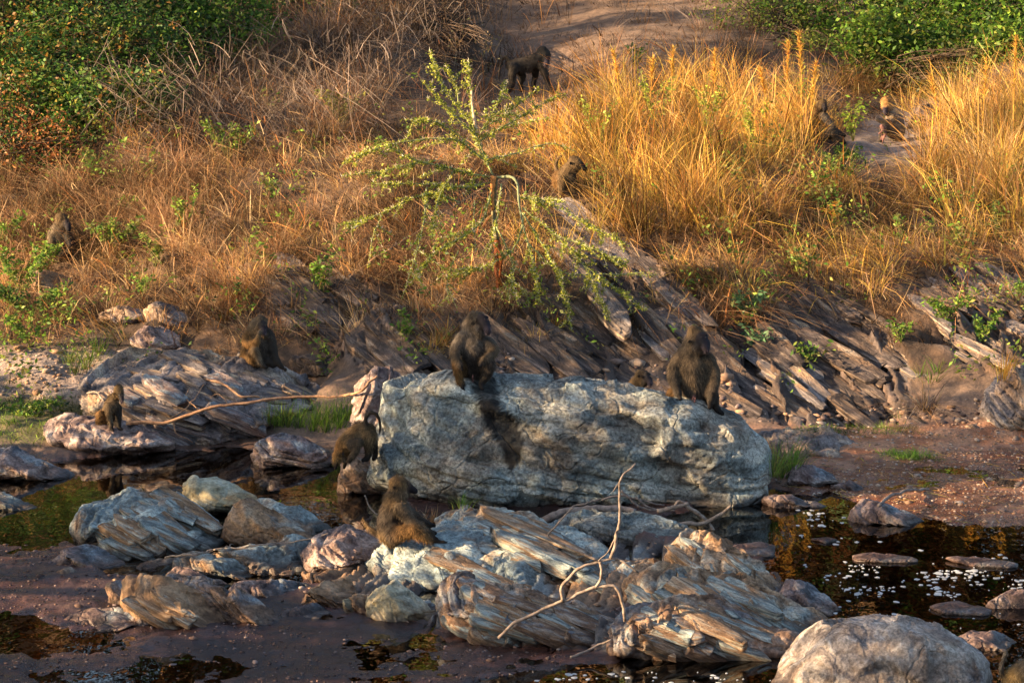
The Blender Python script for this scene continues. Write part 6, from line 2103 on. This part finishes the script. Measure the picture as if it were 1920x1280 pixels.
baboon("brown baboon half hidden behind golden seedheads at upper right, one dark arm showing", (1530, 268), [
    [(1542, 194, 0, 9.5, 'o'), (1538, 202, .02, 10, 'o')],
    [(1546, 198, -.06, 5.6, 'm'), (1547, 206, -.1, 5, 'm')],
    [(1528, 212, .03, 16, 'b'), (1520, 230, .05, 20, 'o'), (1520, 250, .06, 20, 'o')],
    [(1545, 218, -.05, 9, 'g'), (1556, 232, -.1, 7.4, 'g'), (1566, 246, -.12, 6.4, 'k'), (1582, 254, -.14, 5, 'd')],
    [(1540, 254, -.02, 12, 'v'), (1562, 250, -.14, 9, 'k'), (1574, 262, -.14, 7, 'k'), (1584, 268, -.14, 4, 'd')],
], eyes=[(1546, 197, -.105)], fur_n=5000, seed=22, dY=0.1)

baboon("dark baboon half hidden in the grass at far left, sitting above the pale rock lump", (112, 494), [
    [(114, 410, .0, 12, 'o'), (118, 418, 0, 12.5, 'f'), (110, 424, .02, 12, 'f')],
    [(125, 419, -.06, 7.5, 'm'), (128, 426, -.1, 6.6, 'm'), (129, 431, -.13, 5, 'm')],
    [(108, 436, .02, 18, 't'), (112, 452, .02, 20, 'v'), (114, 468, .02, 19, 'v'), (110, 482, .04, 18, 'k')],
    [(128, 442, -.04, 10, 'k'), (134, 456, -.08, 8.4, 'm'), (130, 472, -.12, 6.4, 'k'), (124, 484, -.14, 5, 'd')],
    [(98, 444, -.04, 10, 't'), (96, 460, -.08, 8, 'o'), (102, 476, -.12, 6.4, 'v')],
    [(104, 484, -.06, 10, 'k'), (120, 478, -.16, 8, 'k'), (128, 488, -.16, 5, 'd')],
], eyes=[(123, 417, -.115), (129, 418, -.11)], fur_n=6500, seed=23, dY=0.12)

baboon("pale gold baboon cut off by the lower right corner, only rump and raised tail showing", (1905, 1300), [
    [(1925, 1258, .0, 26, 't'), (1908, 1272, .0, 26, 'y'), (1896, 1290, .02, 24, 't'), (1930, 1300, .0, 40, 'f'), (1975, 1290, .05, 36, 'f')],
    [(1886, 1276, .0, 7, 'y'), (1877, 1264, .0, 5.4, 'o'), (1877, 1248, .0, 5.2, 't'), (1882, 1234, .0, 5.4, 't'), (1886, 1222, .0, 5.4, 't')],
    [(1900, 1300, -.05, 18, 'b'), (1895, 1330, -.1, 12, 'o'), (1900, 1362, -.1, 9, 'o'), (1904, 1385, -.1, 7, 'd')],
    [(1935, 1310, -.1, 18, 't'), (1940, 1345, -.12, 11, 'o'), (1944, 1385, -.12, 7, 'd')],
    [(1985, 1300, .0, 22, 'f'), (1990, 1345, .0, 12, 'f'), (1992, 1385, .0, 7, 'd')],
    [(2005, 1270, .05, 26, 'f'), (2030, 1262, .05, 20, 'o'), (2044, 1274, .05, 12, 'm')],
], fur_n=9000, Y=19.0, seed=24)

# ------------------------------------------------------------------ dead wood


def dead_wood(label, paths, mat, cat="branch", name="dead_branch", dd=-0.06, Yfix=None):
    """paths: list of (list of (u, v[, lift]), r0 px, r1 px)"""
    allp = [p for ch, _, _ in paths for p in ch]
    u0, v0 = allp[0][0], allp[0][1]
    if Yfix == 'front':
        Yfix = min(hitY(p[0], p[1]) for p in allp if p[1] > 1040) - 0.22
    Y0 = Yfix or hitY(u0, v0)
    base = np.array(PV(u0, v0, Y0))
    root = empty(name, tuple(base))
    tag(root, label, cat)
    for i, (ch, r0, r1) in enumerate(paths):
        pts = []
        for p in ch:
            Yp = (Yfix if Yfix else hitY(p[0], p[1])) + dd + (p[2] if len(p) > 2 else 0)
            pts.append(np.array(PV(p[0], p[1], Yp)) - base)
        if not Yfix:                                # keep a stiff stick from following every hollow
            ys = np.array([q[1] for q in pts])
            lin = np.interp(np.arange(len(ys)), [0, len(ys) - 1], [ys[0], ys[-1]])
            for q_i in range(len(pts)):
                p = ch[q_i]
                yy_ = min(ys[q_i], lin[q_i] * 0.6 + ys[q_i] * 0.4) + base[1]
                pts[q_i] = np.array(PV(p[0], p[1], yy_)) - base
        pth = catmull(pts, 7)
        pth = pth + 0.030 * np.stack([fbm(pth * 6, 3, i), fbm(pth * 6, 3, i + 9), fbm(pth * 6, 3, i + 18)], -1)
        bag = Bag()
        px = Y0 * PXM
        bag.tube(pth, r0 * px, r1 * px, 8, None, 0.07)
        bag.build("stem" if i == 0 else "twig", M[mat], (0, 0, 0), root)
    return root


dead_wood("bleached forked branch arching over the front of the middle outcrop", [
    (Z4((665, 1130), (760, 1062), (880, 1010), (990, 965), (1040, 955), (1075, 985), (1088, 1072)), 3.4, 3.4),
    (Z4((878, 1010), (876, 960), (930, 902), (1000, 876), (1060, 872), (1128, 915)), 4.0, 2.0),
    (Z4((1000, 876), (1001, 930), (992, 966)), 3.0, 2.6),
    (Z4((1035, 862), (1060, 780), (1073, 690), (1072, 600), (1126, 545)), 3.6, 1.6),
    (Z4((1000, 868), (900, 832), (835, 792), (860, 750), (920, 702)), 3.0, 1.4),
    (Z4((1072, 600), (1048, 640)), 1.6, 0.8),
    (Z4((1072, 770), (1040, 830), (1000, 870)), 1.6, 1.0),
], "driftwood", Yfix='front')
dead_wood("thick grey driftwood log lying at the foot of the huge boulder", [(Z4((800, 752), (870, 716), (960, 701), (1060, 699), (1120, 713)), 8.5, 6.5)], "darkwood", "log", "driftwood_log", dd=-0.15, Yfix=24.1)
dead_wood("crossed grey sticks at the lower right foot of the huge boulder", [
    (Z5((90, 752), (200, 750), (270, 717), (305, 690)), 4.5, 3.0), (Z5((155, 688), (210, 732), (262, 795)), 4.5, 3.0), (Z5((60, 705), (110, 690), (160, 680)), 5, 3)], "driftwood", Yfix=23.95)
dead_wood("long orange dry branch lying across the pale left outcrop", [
    (Z3((420, 418), (560, 410), (700, 362), (820, 346), (960, 327), (1100, 326), (1190, 312), (1262, 255)), 3.6, 2.2),
    (Z3((680, 265), (740, 284), (800, 318), (865, 330)), 2.6, 2.0), (Z3((560, 410), (600, 380), (640, 340), (690, 265)), 1.6, 1.0),
    (Z3((575, 412), (585, 450), (640, 475)), 1.6, 0.8), (Z3((660, 372), (620, 330), (628, 300)), 1.2, 0.7), (Z3((760, 352), (730, 320), (700, 330)), 1.0, 0.6)],
    "orangewood", dd=-0.12)
dead_wood("long thin dry stalk lying over the left rock pile", [(Z3((552, 865), (640, 850), (720, 838), (850, 825), (960, 808), (1095, 786)), 2.2, 1.4),
          (Z3((690, 845), (740, 830), (780, 822)), 1.4, 0.8)], "driftwood", dd=-0.12)
dead_wood("short stick leaning at the foot of the rusty layered rock face", [(Z4((908, 1197), (980, 1165), (1045, 1138)), 2.6, 2.0)], "driftwood", dd=-0.1)
dead_wood("bent grey stick on the gravel shore behind the wedge stone", [(Z5((795, 688), (860, 650), (920, 636), (962, 634)), 3.2, 3.0)], "darkwood", dd=-0.03)
dead_wood("thin straw sticking up behind the back of the side-on baboon", [(Z4((219, 655), (238, 698), (262, 722)), 1.4, 1.4)], "driftwood", Yfix=24.0)
dead_wood("small twig standing in the mud at the bottom edge", [(Z4((745, 1262), (775, 1258), (780, 1240)), 1.6, 1.0), (Z4((700, 1250), (745, 1262), (800, 1270)), 1.4, 1.0)], "driftwood", dd=-0.02)
dead_wood("pale curved twig in the grass beside the small seated baboon", [([(163, 737), (180, 738), (196, 752)], 1.8, 1.4)], "driftwood", dd=-0.05)
dead_wood("thin floating stalks in the right pool beside the outcrop", [(Z5((600, 1028), (680, 1030), (760, 1025), (825, 1012)), 1.6, 1.0), (Z5((725, 1050), (750, 1028), (800, 1018)), 1.4, 0.8)], "driftwood", dd=-0.02)
dead_wood("tangled dark sticks piled under the right end of the huge boulder", [
    (Z4((1010, 670), (1060, 660), (1140, 668), (1220, 690)), 2.4, 1.4), (Z4((900, 700), (960, 680), (1010, 668)), 2.4, 1.4), (Z4((1120, 665), (1180, 700), (1250, 700)), 2.2, 1.2),
    (Z5((-60, 640), (0, 690), (60, 700), (110, 705)), 2.6, 1.6), (Z5((110, 700), (130, 675), (160, 680)), 3.4, 2)], "darkwood", Yfix=24.25)

# ------------------------------------------------------------------ foam, pebbles, litter
rg = np.random.default_rng(55)
FOAM = [([(1500, 1060), (1560, 1050), (1640, 1055), (1700, 1075), (1700, 1110), (1600, 1115), (1520, 1090)], 60), ([(1690, 1080), (1800, 1060), (1940, 1080), (1940, 1110), (1780, 1120), (1700, 1110)], 120),
        ([(1470, 1090), (1900, 1130), (1920, 1200), (1780, 1180), (1560, 1150)], 26), ([(1500, 1000), (1900, 1040), (1900, 1060), (1500, 1060)], 22),
        ([(1005, 1266), (1150, 1258), (1420, 1262), (1460, 1280), (1000, 1290)], 40), ([(1440, 950), (1540, 955), (1600, 975), (1560, 990), (1480, 985)], 26),
        ([(150, 960), (330, 950), (330, 975), (170, 985)], 16)]
bag = Bag()
ang = np.linspace(0, 2 * np.pi, 8, endpoint=False)
for poly, n in FOAM:
    k = 0
    while k < n:
        a = rg.uniform(min(p[0] for p in poly), max(p[0] for p in poly))
        b = rg.uniform(min(p[1] for p in poly), max(p[1] for p in poly))
        if poly_sd(np.array([a]), np.array([b]), poly)[0] < 0:
            continue
        y = flatY(b)
        if noise3(np.array([[a / 34.0, b / 13.0, 0.5]]), 8)[0] < 0.05 and rg.random() < 0.93:
            continue
        if float(ground_z(float(P(a, b, y)[0]), y)[0]) > -0.03:
            k += 0.2
            continue
        k += 1
        x = float(P(a, b, y)[0])
        r = rg.uniform(0.05, 1) ** 1.6 * 0.015 * (1.7 if rg.random() < 0.06 else 1) + 0.003
        jit = rg.uniform(0.6, 1.3, 8)
        ring = np.stack([x + np.cos(ang) * r * 1.5 * jit, y + np.sin(ang) * r * jit * 1.8, 0 * ang + 0.003], -1)
        bag.add(np.vstack([ring, [[x, y, 0.009]]]), [np.array([[i, (i + 1) % 8, 8] for i in range(8)])], (0.62, 0.64, 0.66))
o = bag.build("foam_flecks", M["leaf"], (0, 0, 0))
tag(o, "white foam flecks floating on the dark right pool", "foam", kind="stuff")


def pebbles(label, poly, n, size, cols, seed, name="pebbles"):
    rg = np.random.default_rng(seed)
    iv, if_ = np.array([(0, 0, 1), (.89, 0, .45), (.28, .85, .45), (-.72, .53, .45), (-.72, -.53, .45), (.28, -.85, .45), (.72, .53, -.45), (-.28, .85, -.45), (-.89, 0, -.45),
                        (-.28, -.85, -.45), (.72, -.53, -.45), (0, 0, -1)]), np.array([(0, 1, 2), (0, 2, 3), (0, 3, 4), (0, 4, 5), (0, 5, 1), (1, 6, 2), (2, 7, 3), (3, 8, 4), (4, 9, 5),
                        (5, 10, 1), (6, 7, 2), (7, 8, 3), (8, 9, 4), (9, 10, 5), (10, 6, 1), (11, 7, 6), (11, 8, 7), (11, 9, 8), (11, 10, 9), (11, 6, 10)])
    u = rg.uniform(min(p[0] for p in poly), max(p[0] for p in poly), n * 3)
    v = rg.uniform(min(p[1] for p in poly), max(p[1] for p in poly), n * 3)
    s = poly_sd(u, v, poly) > 0
    u, v = u[s][:n], v[s][:n]
    bag = Bag()
    for a, b in zip(u, v):
        g = hit_ground(a, b)
        r = size * rg.uniform(0.35, 1.0) ** 2 * (2.2 if rg.random() < 0.04 else 1)
        th = rg.uniform(0, 6.28)
        Vp = iv * rg.uniform(0.7, 1.25, (12, 1)) * np.array([1.25, 0.9, 0.55]) * r
        Vp = np.stack([Vp[:, 0] * math.cos(th) - Vp[:, 1] * math.sin(th), Vp[:, 0] * math.sin(th) + Vp[:, 1] * math.cos(th), Vp[:, 2]], -1) + np.array(g)
        bag.add(Vp, [if_], np.array(cols[int(rg.integers(0, len(cols)))]) * rg.uniform(0.7, 1.3))
    o = bag.build(name, M["bark"], (0, 0, 0), None, False)
    tag(o, label, "gravel", kind="stuff")


PC = [(0.26, 0.19, 0.14), (0.24, 0.15, 0.10), (0.30, 0.24, 0.20), (0.18, 0.13, 0.11), (0.30, 0.18, 0.11)]
MC = [(0.09, 0.065, 0.06), (0.12, 0.075, 0.06), (0.15, 0.115, 0.11), (0.06, 0.04, 0.037)]
pebbles("loose gravel scattered over the sandy right shore", [(1440, 900), (1500, 800), (1920, 790), (1960, 1010), (1700, 985), (1550, 940)], 2600, 0.019, PC, 61, "gravel")
pebbles("small stones and clods on the purple mud at lower left", [(0, 1070), (200, 1060), (560, 1180), (1080, 1230), (1000, 1290), (-20, 1290)], 1600, 0.016, MC, 62, "mud_clods")
pebbles("small stones on the dark mud at the far left", [(0, 990), (160, 985), (170, 1060), (0, 1060)], 260, 0.02, MC, 63, "mud_stones")
pebbles("crumbled stone in the dark gaps of the middle outcrops", [(560, 1130), (560, 1030), (700, 960), (1200, 970), (1280, 1050), (1300, 1240), (900, 1240)], 160, 0.035, MC + PC, 64, "rubble")
pebbles("rubble between the rocks of the left pile", [(120, 1120), (180, 1000), (420, 900), (620, 1000), (600, 1160), (300, 1170)], 160, 0.03, MC + PC, 65, "rubble")
pebbles("broken stone lying along the foot of the bank", [(700, 720), (900, 640), (1350, 700), (1500, 770), (1900, 740), (1920, 790), (1500, 800), (1400, 790), (700, 760)], 900, 0.05, PC + MC, 66, "rubble")
pebbles("small stones strewn on the left shore path", [(0, 650), (330, 650), (330, 760), (0, 745)], 500, 0.03, PC, 67, "gravel")

# dry straw litter on the right shore
u = rg.uniform(1480, 1940, 420)
v = rg.uniform(815, 990, 420)
B = np.array([tuple(hit_ground(a, b)) for a, b in zip(u, v)])
V, F, C = ribbons(B + np.array([0, 0, 0.006]), rg.uniform(0, 6.28, 420), rg.uniform(0.05, 0.28, 420), np.ones(420), rg.normal(0, 0.12, 420), np.full(420, 0.008),
                  pick(STRAW + GOLD, 420, rg), np.full(420, 0.06), 3, 1.1, 5)
tag(link("straw_litter", fast_mesh("straw_litter", V, F, False, C), M["grass"]), "dry straw littering the sandy right shore", "straw", kind="stuff")
